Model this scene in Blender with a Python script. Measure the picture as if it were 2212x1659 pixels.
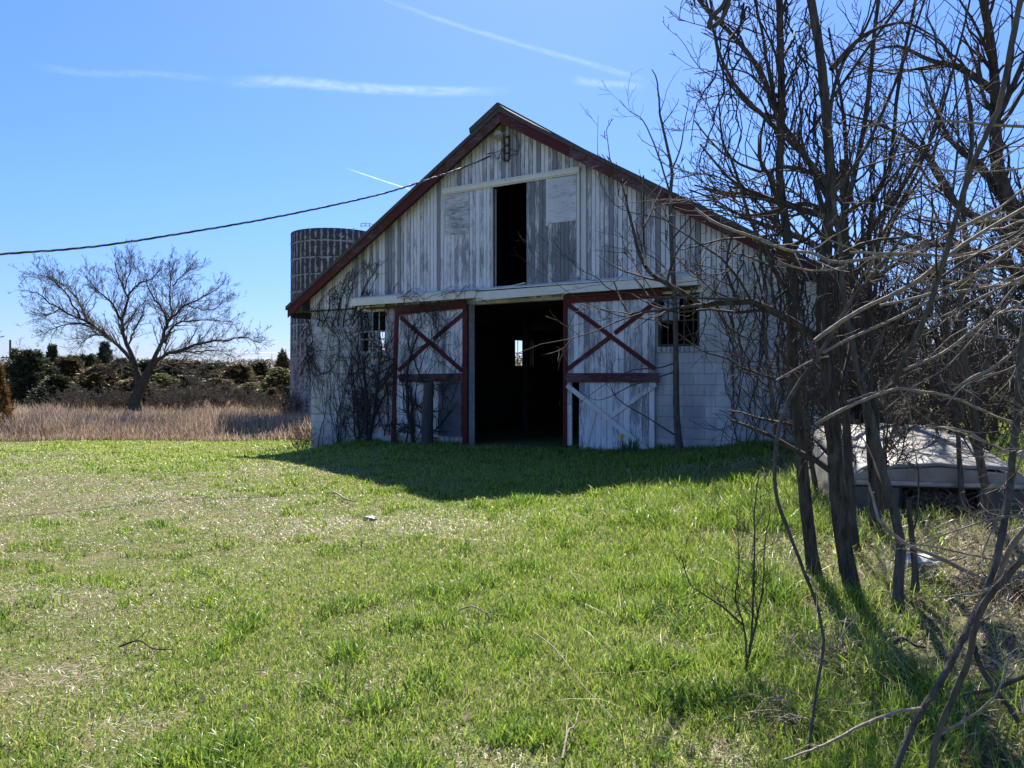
import bpy, math, random
import numpy as np
from mathutils import Vector, Matrix, noise as mnoise

# ------------------------------------------------------------------ clear
for o in list(bpy.data.objects):
    bpy.data.objects.remove(o)
SC = bpy.context.scene
COL = SC.collection
R = math.radians
random.seed(11)
RNG = np.random.default_rng(5)

# ------------------------------------------------------------------ camera, sky, sun, exposure
EYE = 1.6
FPX = 1662.0; CX = 1106.0; HY = 810.0          # focal length / centre / horizon measured on a 2212 px wide view
cam_d = bpy.data.cameras.new('camera')
cam = bpy.data.objects.new('camera', cam_d); COL.objects.link(cam)
cam.location = (0, 0, EYE); cam.rotation_euler = (R(90), 0, 0)
cam_d.sensor_width = 36.0; cam_d.lens = 36.0 * FPX / 2212.0
cam_d.shift_y = -(829.5 - HY) / 2212.0
cam_d.clip_start = 0.05; cam_d.clip_end = 20000
SC.camera = cam

SUN_EL = 48.0; SUN_AZ = 5.0                    # azimuth: degrees right of the view axis (+Y), sun stands behind the barn
world = bpy.data.worlds.new('World'); SC.world = world; world.use_nodes = True
wt = world.node_tree; wn = wt.nodes; wl = wt.links
bg = wn['Background']
sky = wn.new('ShaderNodeTexSky'); sky.sky_type = 'NISHITA'; sky.sun_disc = False
sky.sun_elevation = R(SUN_EL); sky.sun_rotation = R(SUN_AZ)
sky.altitude = 0; sky.air_density = 1.0; sky.dust_density = 0.25; sky.ozone_density = 3.0
hsv = wn.new('ShaderNodeHueSaturation'); hsv.inputs['Saturation'].default_value = 1.12
tcw = wn.new('ShaderNodeTexCoord'); spw = wn.new('ShaderNodeSeparateXYZ'); wl.new(tcw.outputs['Generated'], spw.inputs[0])
rw_ = wn.new('ShaderNodeValToRGB'); wl.new(spw.outputs[2], rw_.inputs[0])        # deeper, bluer air towards the horizon than the model gives
ew = rw_.color_ramp.elements
ew[0].position = 0.0; ew[0].color = (.42, .47, .74, 1); ew[1].position = .5; ew[1].color = (.76, .79, .98, 1)
e_ = ew.new(.06); e_.color = (.45, .515, .79, 1); e_ = ew.new(.2); e_.color = (.60, .655, .91, 1)
mw = wn.new('ShaderNodeMix'); mw.data_type = 'RGBA'; mw.blend_type = 'MULTIPLY'; mw.inputs[0].default_value = 1
wl.new(sky.outputs[0], mw.inputs[6]); wl.new(rw_.outputs[0], mw.inputs[7])
wl.new(mw.outputs[2], hsv.inputs['Color']); wl.new(hsv.outputs[0], bg.inputs[0])
bg.inputs[1].default_value = 0.088
sun_d = bpy.data.lights.new('sun', 'SUN'); sun_d.energy = 5.0; sun_d.angle = R(0.53); sun_d.color = (1.0, 0.95, 0.86)
sun = bpy.data.objects.new('sun', sun_d); COL.objects.link(sun)
sv = Vector((math.sin(R(SUN_AZ)) * math.cos(R(SUN_EL)), math.cos(R(SUN_AZ)) * math.cos(R(SUN_EL)), math.sin(R(SUN_EL))))
sun.rotation_euler = sv.to_track_quat('Z', 'Y').to_euler(); sun.location = (0, 0, 60)
SC.view_settings.view_transform = 'Standard'; SC.view_settings.look = 'None'
SC.view_settings.exposure = 1.2; SC.view_settings.gamma = 1.0
try:
    SC.cycles.max_bounces = 6; SC.cycles.diffuse_bounces = 3; SC.cycles.transparent_max_bounces = 12
    SC.cycles.caustics_reflective = False; SC.cycles.caustics_refractive = False
except Exception:
    pass

# ------------------------------------------------------------------ measuring helpers
def at(x, y, Y):
    return np.array([(x - CX) / FPX * Y, Y, EYE + (HY - y) / FPX * Y])
LX, LY = (672 - CX) / FPX * 19.797, 19.797      # foot of the barn's left front corner
UX, UY = 0.8431, -0.5377                        # along the front wall, left to right
NX, NY = 0.5377, 0.8431                         # into the barn
def ws(x):                                      # wall coordinate s from an x reading
    k = (x - CX) / FPX
    return (k * LY - LX) / (UX - k * UY)
def W(x, y):                                    # (s, z) on the front wall
    s = ws(x); Y = LY + s * UY
    return s, EYE + (HY - y) / FPX * Y
def to_barn(X, Y):
    dx, dy = X - LX, Y - LY
    return dx * UX + dy * UY, dx * NX + dy * NY
def bw(s, v, z):
    return np.array([LX + s * UX + v * NX, LY + s * UY + v * NY, z])

# terrain height
CTRL = [(-5.2, 19.4, -.40), (-3.4, 18.5, -.05), (-1, 16.8, .04), (2.0, 14.9, .04), (3.0, 14.4, .16), (4.9, 13.2, .42), (7, 11, .5),
        (-7.8, 33, -.5), (-16, 25, -.5), (-8, 25, -.5), (-14, 14, -.28), (-8, 9, -.1), (-4, 6, 0), (-2, 3, 0), (0, 3, 0), (0, 6, 0), (0, 10, .0),
        (-2, 12, -.02), (2, 4, .06), (2.3, 5.5, .1), (3.9, 7.4, .27), (4.2, 9.9, .36), (3, 3, .1), (6, 6, .3), (2.4, 10, .12), (12, 20, .4), (20, 40, .3), (-30, 45, -.6),
        (-40, 30, -.6), (0, -5, 0), (4, 25, -.1), (30, 10, .5), (-30, 5, -.4), (60, 120, 0), (-60, 120, -.8), (0, 120, -.6)]
CT = np.array(CTRL)
def hgt(X, Y):
    X = np.asarray(X, float); Y = np.asarray(Y, float)
    num = np.zeros(np.broadcast(X, Y).shape); den = np.zeros_like(num)
    for cx, cy, cz in CTRL:
        w = 1.0 / ((X - cx) ** 2 + (Y - cy) ** 2 + 0.6) ** 1.7
        num += w * cz; den += w
    return num / den
def H1(X, Y):
    return float(hgt(X, Y))
# numpy value noise
_lat = RNG.random((256, 256))
def vnoise(x, y, f, seed=0):
    x = np.asarray(x) * f + 37.3 * seed + 1000; y = np.asarray(y) * f + 91.7 * seed + 1000
    xi = np.floor(x).astype(int); yi = np.floor(y).astype(int); fx = x - xi; fy = y - yi
    fx = fx * fx * (3 - 2 * fx); fy = fy * fy * (3 - 2 * fy)
    a = _lat[xi % 256, yi % 256]; b = _lat[(xi + 1) % 256, yi % 256]; c = _lat[xi % 256, (yi + 1) % 256]; d = _lat[(xi + 1) % 256, (yi + 1) % 256]
    return (a * (1 - fx) + b * fx) * (1 - fy) + (c * (1 - fx) + d * fx) * fy

# ------------------------------------------------------------------ materials
def newmat(name):
    m = bpy.data.materials.new(name); m.use_nodes = True
    t = m.node_tree; b = t.nodes['Principled BSDF']
    return m, t, t.nodes, t.links, b
def N_(n, typ, **kw):
    x = n.new(typ)
    for k, v in kw.items():
        if k in x.inputs: x.inputs[k].default_value = v
        else: setattr(x, k, v)
    return x
def ramp(n, l, fac, stops):
    r = n.new('ShaderNodeValToRGB'); e = r.color_ramp.elements
    while len(e) < len(stops): e.new(0.5)
    for i, (p, c) in enumerate(stops):
        e[i].position = p; e[i].color = (c[0], c[1], c[2], 1) if hasattr(c, '__len__') else (c, c, c, 1)
    l.new(fac, r.inputs[0]); return r
def mix(n, l, fac, a, b, typ='MIX'):
    m = n.new('ShaderNodeMix'); m.data_type = 'RGBA'; m.blend_type = typ
    for sock, v in ((m.inputs[0], fac), (m.inputs[6], a), (m.inputs[7], b)):
        if isinstance(v, bpy.types.NodeSocket): l.new(v, sock)
        elif isinstance(v, (int, float)): sock.default_value = v
        else: sock.default_value = (v[0], v[1], v[2], 1)
    return m.outputs[2]
def math_(n, l, op, a, b=None, clamp=False):
    m = n.new('ShaderNodeMath'); m.operation = op; m.use_clamp = clamp
    for sock, v in ((m.inputs[0], a), (m.inputs[1], b)):
        if v is None: continue
        if isinstance(v, bpy.types.NodeSocket): l.new(v, sock)
        else: sock.default_value = v
    return m.outputs[0]
def noise_tex(n, l, vec, scale, detail=6, rough=0.6, dist=0.0):
    x = n.new('ShaderNodeTexNoise'); x.inputs['Scale'].default_value = scale; x.inputs['Detail'].default_value = detail
    x.inputs['Roughness'].default_value = rough; x.inputs['Distortion'].default_value = dist
    if vec is not None: l.new(vec, x.inputs['Vector'])
    return x.outputs['Fac']
def mapping(n, l, vec, scale=(1, 1, 1), loc=(0, 0, 0)):
    x = n.new('ShaderNodeMapping'); x.inputs['Scale'].default_value = scale; x.inputs['Location'].default_value = loc
    l.new(vec, x.inputs['Vector']); return x.outputs[0]
def bump(n, l, b, h, strength=0.4, dist=0.01):
    x = n.new('ShaderNodeBump'); x.inputs['Strength'].default_value = strength; x.inputs['Distance'].default_value = dist
    l.new(h, x.inputs['Height']); l.new(x.outputs[0], b.inputs['Normal'])
def attr(n, name):
    a = n.new('ShaderNodeAttribute'); a.attribute_name = name; return a.outputs['Fac']

def peeled_wood(name, paint, wood, amount=0.5, grain='z', warm=None):
    """painted boards whose paint has flaked off along the grain; 'rnd' tells one board from the next"""
    m, t, n, l, b = newmat(name)
    co = n.new('ShaderNodeTexCoord').outputs['Object']
    r = attr(n, 'rnd')
    sc = {'z': (1, 1, .07), 'x': (.09, 1, 1)}[grain]
    off = n.new('ShaderNodeCombineXYZ'); l.new(math_(n, l, 'MULTIPLY', r, 13.0), off.inputs[2]); l.new(math_(n, l, 'MULTIPLY', r, 7.0), off.inputs[0])
    va = n.new('ShaderNodeVectorMath'); va.operation = 'ADD'; l.new(co, va.inputs[0]); l.new(off.outputs[0], va.inputs[1])
    fine = noise_tex(n, l, mapping(n, l, va.outputs[0], sc), 70, 8, .75, .4)
    mid = noise_tex(n, l, mapping(n, l, va.outputs[0], {'z': (1, 1, .25), 'x': (.3, 1, 1)}[grain]), 9, 5, .7)
    big = noise_tex(n, l, co, .9, 4, .6)
    f = math_(n, l, 'ADD', math_(n, l, 'MULTIPLY', fine, .62), math_(n, l, 'MULTIPLY', mid, .33))
    f = math_(n, l, 'ADD', f, math_(n, l, 'MULTIPLY', big, .35))
    f = math_(n, l, 'ADD', f, math_(n, l, 'MULTIPLY', r, .15))
    th = .785 + (.5 - amount) * .35
    mask = ramp(n, l, f, [(th - .06, 0), (th + .045, 1)]).outputs[0]
    streak = noise_tex(n, l, mapping(n, l, va.outputs[0], {'z': (1, 1, .03), 'x': (.03, 1, 1)}[grain]), 120, 4, .7)
    wc = mix(n, l, streak, tuple(c * .55 for c in wood), tuple(c * 1.45 for c in wood))
    dirt = ramp(n, l, noise_tex(n, l, mapping(n, l, co, (1, 1, .4)), 3.5, 6, .7), [(.35, 0), (.75, 1)]).outputs[0]
    pc = mix(n, l, math_(n, l, 'MULTIPLY', dirt, .45), paint, tuple(c * .6 for c in paint))
    c = mix(n, l, mask, pc, wc)
    l.new(c, b.inputs['Base Color']); b.inputs['Roughness'].default_value = .8
    b.inputs['Specular IOR Level'].default_value = .25
    h = math_(n, l, 'SUBTRACT', streak, math_(n, l, 'MULTIPLY', mask, .8))
    bump(n, l, b, h, .5, .004)
    return m

def block_wall(name, paint, dirt_c, dirt_amt=.5, mortar_dark=.75):
    m, t, n, l, b = newmat(name)
    co = n.new('ShaderNodeTexCoord').outputs['Object']
    sp = n.new('ShaderNodeSeparateXYZ'); l.new(co, sp.inputs[0])
    cb = n.new('ShaderNodeCombineXYZ'); l.new(math_(n, l, 'ADD', sp.outputs[0], sp.outputs[1]), cb.inputs[0]); l.new(sp.outputs[2], cb.inputs[1])
    br = n.new('ShaderNodeTexBrick'); l.new(cb.outputs[0], br.inputs['Vector'])
    br.inputs['Scale'].default_value = 1.0; br.inputs['Brick Width'].default_value = .406; br.inputs['Row Height'].default_value = .203
    br.inputs['Mortar Size'].default_value = .006; br.inputs['Mortar Smooth'].default_value = .6; br.inputs['Bias'].default_value = 0
    br.inputs['Color1'].default_value = (.86, .86, .86, 1); br.inputs['Color2'].default_value = (1, 1, 1, 1)
    br.inputs['Mortar'].default_value = (mortar_dark,) * 3 + (1,)
    d1 = noise_tex(n, l, mapping(n, l, co, (1, 1, .45)), 1.3, 8, .68, .4)
    d2 = noise_tex(n, l, mapping(n, l, co, (1, 1, .15)), 6, 6, .7)
    dm = ramp(n, l, math_(n, l, 'ADD', math_(n, l, 'MULTIPLY', d1, .7), math_(n, l, 'MULTIPLY', d2, .3)), [(.56 - dirt_amt * .18, 0), (.72 - dirt_amt * .1, 1)]).outputs[0]
    c = mix(n, l, math_(n, l, 'MULTIPLY', dm, .85), paint, dirt_c)
    drip = ramp(n, l, noise_tex(n, l, mapping(n, l, co, (1, 1, .06)), 5.5, 7, .75), [(.50, 0), (.64, 1)]).outputs[0]
    c = mix(n, l, math_(n, l, 'MULTIPLY', drip, .45), c, dirt_c)
    sm = noise_tex(n, l, co, 60, 3, .6)
    c = mix(n, l, .35, c, mix(n, l, sm, tuple(x * .5 for x in paint), paint))
    c = mix(n, l, 1.0, c, br.outputs['Color'], 'MULTIPLY')
    foot = math_(n, l, 'MULTIPLY', ramp(n, l, math_(n, l, 'ADD', sp.outputs[2], math_(n, l, 'MULTIPLY', d2, .9)), [(.15, 1), (.95, 0)]).outputs[0], .45)
    c = mix(n, l, foot, c, (dirt_c[0] * .8, dirt_c[1] * .8, dirt_c[2] * .75))
    l.new(c, b.inputs['Base Color']); b.inputs['Roughness'].default_value = .9; b.inputs['Specular IOR Level'].default_value = .2
    h = math_(n, l, 'ADD', math_(n, l, 'MULTIPLY', br.outputs['Fac'], -1.0), math_(n, l, 'MULTIPLY', sm, .35))
    bump(n, l, b, h, .7, .008)
    return m

def simple(name, c1, c2=None, scale=12, rough=.8, stretch=(1, 1, 1), bmp=.2, metal=0, spec=.3, bd=.01):
    m, t, n, l, b = newmat(name)
    co = n.new('ShaderNodeTexCoord').outputs['Object']
    f = noise_tex(n, l, mapping(n, l, co, stretch), scale, 6, .7)
    r = ramp(n, l, f, [(.35, 0), (.68, 1)]).outputs[0]
    l.new(mix(n, l, r, c1, c2 or tuple(x * .6 for x in c1)), b.inputs['Base Color'])
    b.inputs['Roughness'].default_value = rough; b.inputs['Metallic'].default_value = metal; b.inputs['Specular IOR Level'].default_value = spec
    if bmp: bump(n, l, b, f, bmp, bd)
    return m

def leafy(name, stops, trans=.5, rough=.55, spec=.25):
    """thin leaf or blade: colour by 'rnd' per blade, light passes through"""
    m = bpy.data.materials.new(name); m.use_nodes = True
    t = m.node_tree; n = t.nodes; l = t.links; n.clear()
    out = n.new('ShaderNodeOutputMaterial')
    r = ramp(n, l, attr(n, 'rnd'), stops)
    b = n.new('ShaderNodeBsdfPrincipled'); l.new(r.outputs[0], b.inputs['Base Color']); b.inputs['Roughness'].default_value = rough
    b.inputs['Specular IOR Level'].default_value = spec
    tr = n.new('ShaderNodeBsdfTranslucent'); l.new(r.outputs[0], tr.inputs[0])
    mx = n.new('ShaderNodeMixShader'); mx.inputs[0].default_value = trans
    l.new(b.outputs[0], mx.inputs[1]); l.new(tr.outputs[0], mx.inputs[2]); l.new(mx.outputs[0], out.inputs[0])
    return m

WHITE = (.78, .775, .775); GREYW = (.27, .268, .28)
M = {}
M['siding'] = peeled_wood('siding_paint', WHITE, GREYW, .55)
M['siding_grey'] = peeled_wood('siding_worn', WHITE, (.19, .19, .20), .72)
M['door_wood'] = peeled_wood('door_paint', (.76, .76, .77), (.23, .23, .245), .55)
M['red'] = peeled_wood('red_paint', (.105, .020, .018), (.10, .07, .065), .30, 'x')
M['red_v'] = peeled_wood('red_paint_upright', (.10, .019, .017), (.10, .07, .065), .3, 'z')
M['red_worn'] = peeled_wood('red_paint_worn', (.095, .022, .022), (.13, .10, .10), .42, 'x')
M['trim'] = peeled_wood('white_trim', (.78, .76, .66), (.22, .20, .17), .22, 'x')
M['trim_v'] = peeled_wood('white_upright', (.70, .70, .66), (.22, .21, .2), .35, 'z')
M['ply'] = peeled_wood('weathered_plywood', (.66, .66, .67), (.23, .23, .235), .5, 'x')
M['ply_grey'] = peeled_wood('grey_plywood', (.14, .15, .16), (.085, .09, .10), .55, 'x')
M['block'] = block_wall('painted_block', (.72, .72, .71), (.24, .245, .25), .95, .55)
M['block_side'] = block_wall('bare_block', (.16, .145, .13), (.08, .07, .065), .6, 1.25)
M['brick'] = simple('sill_brick', (.50, .50, .48), (.25, .24, .23), 18)
M['inside'] = simple('inside_shade', (.05, .045, .042), (.025, .022, .02), 5, .95)  # interior colour kept near black, so the barn's shade is partly painted in
M['rafter'] = simple('rafter_wood', (.09, .065, .05), (.05, .035, .03), 9, .9, (1, 1, .2))
M['roofing'] = simple('roofing', (.10, .095, .09), (.055, .05, .045), 14, .85, bmp=.5)
M['darkwood'] = simple('dark_wood', (.07, .06, .05), (.04, .035, .03), 14, .9, (1, 1, .2), .5)
M['oldpost'] = simple('dead_post', (.085, .08, .07), (.04, .042, .035), 16, .95, (1, 1, .15), .8, bd=.02)
M['bark'] = simple('dark_bark', (.13, .11, .09), (.022, .018, .015), 26, 1, (1, 1, .22), 1.0, spec=.05, bd=.02)
M['bark_mid'] = simple('grey_bark', (.16, .14, .11), (.05, .042, .034), 34, 1, (1, 1, .22), 1.0, spec=.08, bd=.015)
M['twig'] = simple('dark_twig', (.085, .066, .052), (.045, .035, .03), 15, .8, bmp=0, spec=.12)
M['twig_tan'] = simple('tan_twig', (.38, .31, .23), (.15, .115, .085), 48, .7, (1, 1, .5), bmp=.9, spec=.25, bd=.006)
M['twig_far'] = simple('far_twig', (.15, .125, .10), (.08, .068, .058), 6, .9, bmp=0, spec=.1)
M['vine'] = simple('vine_bark', (.045, .038, .034), (.025, .021, .02), 20, .9, bmp=.4)
M['cable'] = simple('cable', (.03, .03, .035), (.02, .02, .022), 8, .35, bmp=0, spec=.6)
M['cable_al'] = simple('bare_wire', (.5, .5, .52), (.35, .35, .37), 8, .35, bmp=0, metal=.8)
M['rust'] = simple('rusty_iron', (.10, .05, .03), (.04, .025, .02), 25, .8, bmp=.3)
M['ceramic'] = simple('ceramic', (.08, .045, .035), (.05, .03, .025), 8, .3, bmp=0, spec=.6)
M['steel'] = simple('dull_steel', (.35, .35, .36), (.2, .2, .21), 12, .45, bmp=0, metal=.7)
M['cap_paint'] = simple('chalky_white_shell', (.31, .29, .255), (.16, .145, .12), 3.2, .5, bmp=.05, spec=.35)
M['cap_shade'] = simple('shell_shaded_end', (.12, .11, .095), (.07, .062, .05), 6, .6, bmp=.05)  # shell paint darkened to put shade into the end panels under the roof
M['rubber'] = simple('rubber', (.02, .02, .022), (.012, .012, .012), 8, .6, bmp=0)
M['stone'] = simple('pale_stone', (.5, .5, .47), (.32, .31, .29), 9, .85)
M['glass_dirty'] = simple('dirty_glass', (.10, .11, .12), (.2, .2, .2), 5, .25, bmp=0, spec=.6)
gm = bpy.data.materials.new('old_glass'); gm.use_nodes = True
gn = gm.node_tree.nodes; gl = gm.node_tree.links; gn.clear()
go_ = gn.new('ShaderNodeOutputMaterial'); gt = gn.new('ShaderNodeBsdfTransparent'); gg = gn.new('ShaderNodeBsdfGlossy'); gg.inputs['Roughness'].default_value = .08
gt.inputs[0].default_value = (.8, .84, .82, 1); gx = gn.new('ShaderNodeMixShader'); gx.inputs[0].default_value = .08
gl.new(gt.outputs[0], gx.inputs[1]); gl.new(gg.outputs[0], gx.inputs[2]); gl.new(gx.outputs[0], go_.inputs[0])
M['glass'] = gm
GREEN = [(0, (.04, .085, .02)), (.25, (.085, .165, .025)), (.5, (.19, .31, .03)), (.75, (.33, .43, .055)), (1, (.50, .50, .17))]
M['grass'] = leafy('grass_blade', GREEN, .5, .40, .6)
M['rush'] = leafy('bluegreen_blade', [(0, (.05, .11, .05)), (1, (.10, .19, .075))], .4)
M['straw'] = leafy('straw_blade', [(0, (.14, .10, .055)), (.4, (.38, .31, .18)), (.75, (.56, .49, .32)), (1, (.78, .73, .56))], .25, .42, .5)
M['meadow'] = leafy('dry_meadow_blade', [(0, (.16, .11, .08)), (.4, (.40, .29, .20)), (.8, (.58, .45, .33)), (1, (.70, .58, .45))], .35, .7)
M['leaf_brown'] = leafy('dead_leaf', [(0, (.07, .04, .025)), (.5, (.16, .10, .06)), (1, (.34, .26, .17))], .3)
M['cedar'] = leafy('cedar_spray', [(0, (.035, .048, .024)), (.6, (.075, .085, .04)), (1, (.15, .14, .065))], .2)
M['cedar_brown'] = leafy('bronze_cedar_spray', [(0, (.07, .06, .032)), (.6, (.14, .105, .05)), (1, (.23, .165, .08))], .25)
M['cedar_rust'] = leafy('rust_cedar_spray', [(0, (.09, .055, .02)), (.6, (.20, .11, .03)), (1, (.32, .19, .06))], .3)
M['bush_green'] = leafy('olive_spray', [(0, (.09, .095, .04)), (1, (.24, .23, .09))], .3)
M['petal'] = leafy('yellow_petal', [(0, (.75, .55, .02)), (1, (.85, .68, .05))], .3)

def ground_mat():
    m, t, n, l, b = newmat('lawn_soil')
    co = n.new('ShaderNodeTexCoord').outputs['Object']
    sp = n.new('ShaderNodeSeparateXYZ'); l.new(co, sp.inputs[0])
    f1 = noise_tex(n, l, co, 1.1, 6, .65); f2 = noise_tex(n, l, co, 28, 5, .7); f3 = noise_tex(n, l, co, 6, 5, .7)
    straw = mix(n, l, f2, (.07, .05, .03), (.36, .29, .17))
    green = mix(n, l, f2, (.03, .05, .012), (.14, .19, .045))
    g = math_(n, l, 'ADD', math_(n, l, 'MULTIPLY', f1, .45), math_(n, l, 'MULTIPLY', f3, .5))
    c = mix(n, l, ramp(n, l, g, [(.33, 0), (.58, 1)]).outputs[0], straw, green)
    l.new(c, b.inputs['Base Color']); b.inputs['Roughness'].default_value = 1; b.inputs['Specular IOR Level'].default_value = .05
    bump(n, l, b, f2, .8, .03)
    return m
M['ground'] = ground_mat()

def silo_mat():
    m, t, n, l, b = newmat('concrete_staves')
    uv0 = n.new('ShaderNodeUVMap').outputs[0]
    co = n.new('ShaderNodeTexCoord').outputs['Object']
    dn = n.new('ShaderNodeTexNoise'); dn.inputs['Scale'].default_value = 4.0; dn.inputs['Detail'].default_value = 5; l.new(co, dn.inputs['Vector'])
    dv_ = n.new('ShaderNodeVectorMath'); dv_.operation = 'MULTIPLY_ADD'; l.new(dn.outputs['Color'], dv_.inputs[0]); dv_.inputs[1].default_value = (.06, .10, 0); l.new(uv0, dv_.inputs[2])
    uv = dv_.outputs[0]
    sp = n.new('ShaderNodeSeparateXYZ'); l.new(co, sp.inputs[0])
    ns = n.new('ShaderNodeTexNoise'); ns.inputs['Scale'].default_value = 5.5; ns.inputs['Detail'].default_value = 8; ns.inputs['Roughness'].default_value = .75; l.new(co, ns.inputs['Vector'])
    def bricks(sz):
        br = n.new('ShaderNodeTexBrick'); l.new(uv, br.inputs['Vector']); br.offset = 0.0
        br.inputs['Scale'].default_value = 1; br.inputs['Brick Width'].default_value = .248; br.inputs['Row Height'].default_value = .70
        br.inputs['Mortar Size'].default_value = sz; br.inputs['Mortar Smooth'].default_value = 1.0
        br.inputs['Color1'].default_value = (0, 0, 0, 1); br.inputs['Color2'].default_value = (0, 0, 0, 1); br.inputs['Mortar'].default_value = (1, 1, 1, 1)
        return br.outputs['Fac']
    wide = bricks(.07)
    hz = ramp(n, l, math_(n, l, 'DIVIDE', sp.outputs[2], 8.0), [(.0, .72), (.42, .55), (.60, .34), (.95, .12)]).outputs[0]
    q = math_(n, l, 'ADD', math_(n, l, 'MULTIPLY', wide, .42), math_(n, l, 'MULTIPLY', ns.outputs['Fac'], 1.9))
    q = math_(n, l, 'SUBTRACT', q, .44)
    q = math_(n, l, 'ADD', q, math_(n, l, 'MULTIPLY', hz, .62))
    mask = ramp(n, l, q, [(.78, 0), (.86, 1)]).outputs[0]
    fine = noise_tex(n, l, mapping(n, l, co, (1, 1, .3)), 22, 6, .7)
    dark = mix(n, l, fine, (.045, .042, .036), (.11, .105, .09))
    lit = mix(n, l, fine, (.32, .31, .31), (.66, .62, .61))  # whitish mortar residue over the dark staves
    low = ramp(n, l, noise_tex(n, l, mapping(n, l, co, (1, 1, .25)), 2.4, 8, .75), [(.42, 0), (.62, 1)]).outputs[0]
    lit = mix(n, l, math_(n, l, 'MULTIPLY', low, .75), lit, (.13, .115, .115))
    c = mix(n, l, mask, dark, lit)
    joint = bricks(.006)
    c = mix(n, l, math_(n, l, 'MULTIPLY', joint, .5), c, (.07, .065, .06))
    l.new(c, b.inputs['Base Color']); b.inputs['Roughness'].default_value = .95; b.inputs['Specular IOR Level'].default_value = .15
    bump(n, l, b, math_(n, l, 'ADD', math_(n, l, 'MULTIPLY', mask, .5), fine), .8, .02)
    return m
M['silo'] = silo_mat()

# ------------------------------------------------------------------ object helpers
def tag(o, label=None, cat=None, group=None, kind=None):
    if label: o['label'] = label
    if cat: o['category'] = cat
    if group: o['group'] = group
    if kind: o['kind'] = kind
    return o
def empty(name, loc=(0, 0, 0), rz=0.0):
    o = bpy.data.objects.new(name, None); COL.objects.link(o); o.location = loc; o.rotation_euler = (0, 0, rz)
    o.empty_display_size = .2
    return o
class MB:
    """collects simple solids, then links them as one mesh object"""
    def __init__(s): s.v = []; s.f = []; s.r = []
    def add(s, vs, fs, r=None):
        k = len(s.v); s.v += [tuple(map(float, p)) for p in vs]; s.f += [tuple(i + k for i in f) for f in fs]
        r = random.random() if r is None else r
        s.r += [r] * len(fs); return s
    def box(s, x0, x1, y0, y1, z0, z1, r=None):
        vs = [(x0, y0, z0), (x1, y0, z0), (x1, y1, z0), (x0, y1, z0), (x0, y0, z1), (x1, y0, z1), (x1, y1, z1), (x0, y1, z1)]
        return s.add(vs, [(0, 3, 2, 1), (4, 5, 6, 7), (0, 1, 5, 4), (1, 2, 6, 5), (2, 3, 7, 6), (3, 0, 4, 7)], r)
    def prism(s, poly, y0, y1, r=None):
        """polygon in x,z pushed from y0 to y1"""
        n = len(poly); vs = [(p[0], y0, p[1]) for p in poly] + [(p[0], y1, p[1]) for p in poly]
        fs = [tuple(range(n)), tuple(range(2 * n - 1, n - 1, -1))] + [(i, i + n, (i + 1) % n + n, (i + 1) % n) for i in range(n)]
        return s.add(vs, fs, r)
    def bar(s, a, b, w, y0, y1, r=None):
        """a board lying on the wall plane from a=(x,z) to b=(x,z), width w"""
        a = Vector(a); b = Vector(b); d = (b - a).normalized(); q = Vector((-d.y, d.x)) * w / 2
        return s.prism([a - q, b - q, b + q, a + q], y0, y1, r)
    def cyl(s, a, b, r0, r1=None, n=10, r=None):
        a = Vector(a); b = Vector(b); r1 = r0 if r1 is None else r1
        d = (b - a).normalized(); u = d.orthogonal().normalized(); w = d.cross(u)
        vs = []
        for p, rr in ((a, r0), (b, r1)):
            for i in range(n):
                t = 2 * math.pi * i / n; vs.append(p + (u * math.cos(t) + w * math.sin(t)) * rr)
        fs = [(i, (i + 1) % n, (i + 1) % n + n, i + n) for i in range(n)] + [tuple(range(n - 1, -1, -1)), tuple(range(n, 2 * n))]
        return s.add(vs, fs, r)
    def build(s, name, mat, parent=None, bevel=0, smooth=False):
        me = bpy.data.meshes.new(name); me.from_pydata(s.v, [], s.f); me.update()
        at_ = me.attributes.new('rnd', 'FLOAT', 'FACE'); at_.data.foreach_set('value', s.r)
        me.materials.append(mat)
        if smooth: me.polygons.foreach_set('use_smooth', [True] * len(me.polygons))
        import bmesh
        bm = bmesh.new(); bm.from_mesh(me); bmesh.ops.recalc_face_normals(bm, faces=bm.faces); bm.to_mesh(me); bm.free()
        o = bpy.data.objects.new(name, me); COL.objects.link(o)
        if parent is not None: o.parent = parent
        if bevel:
            b = o.modifiers.new('bevel', 'BEVEL'); b.width = bevel; b.segments = 1; b.limit_method = 'ANGLE'
        return o
def raw_mesh(name, V, F, mat, parent=None, rnd=None, smooth=False, per_face=4):
    """numpy mesh; F is (n,3) or (n,4)"""
    me = bpy.data.meshes.new(name); k = F.shape[1]
    me.vertices.add(len(V)); me.vertices.foreach_set('co', np.asarray(V, np.float32).ravel())
    me.loops.add(F.size); me.loops.foreach_set('vertex_index', F.astype(np.int32).ravel())
    me.polygons.add(len(F)); me.polygons.foreach_set('loop_start', np.arange(0, F.size, k, dtype=np.int32))
    me.update(calc_edges=True)
    if rnd is not None:
        a = me.attributes.new('rnd', 'FLOAT', 'FACE'); a.data.foreach_set('value', np.asarray(rnd, np.float32))
    if smooth: me.polygons.foreach_set('use_smooth', np.ones(len(F), dtype=bool))
    me.materials.append(mat)
    o = bpy.data.objects.new(name, me); COL.objects.link(o)
    if parent is not None: o.parent = parent
    return o

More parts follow.
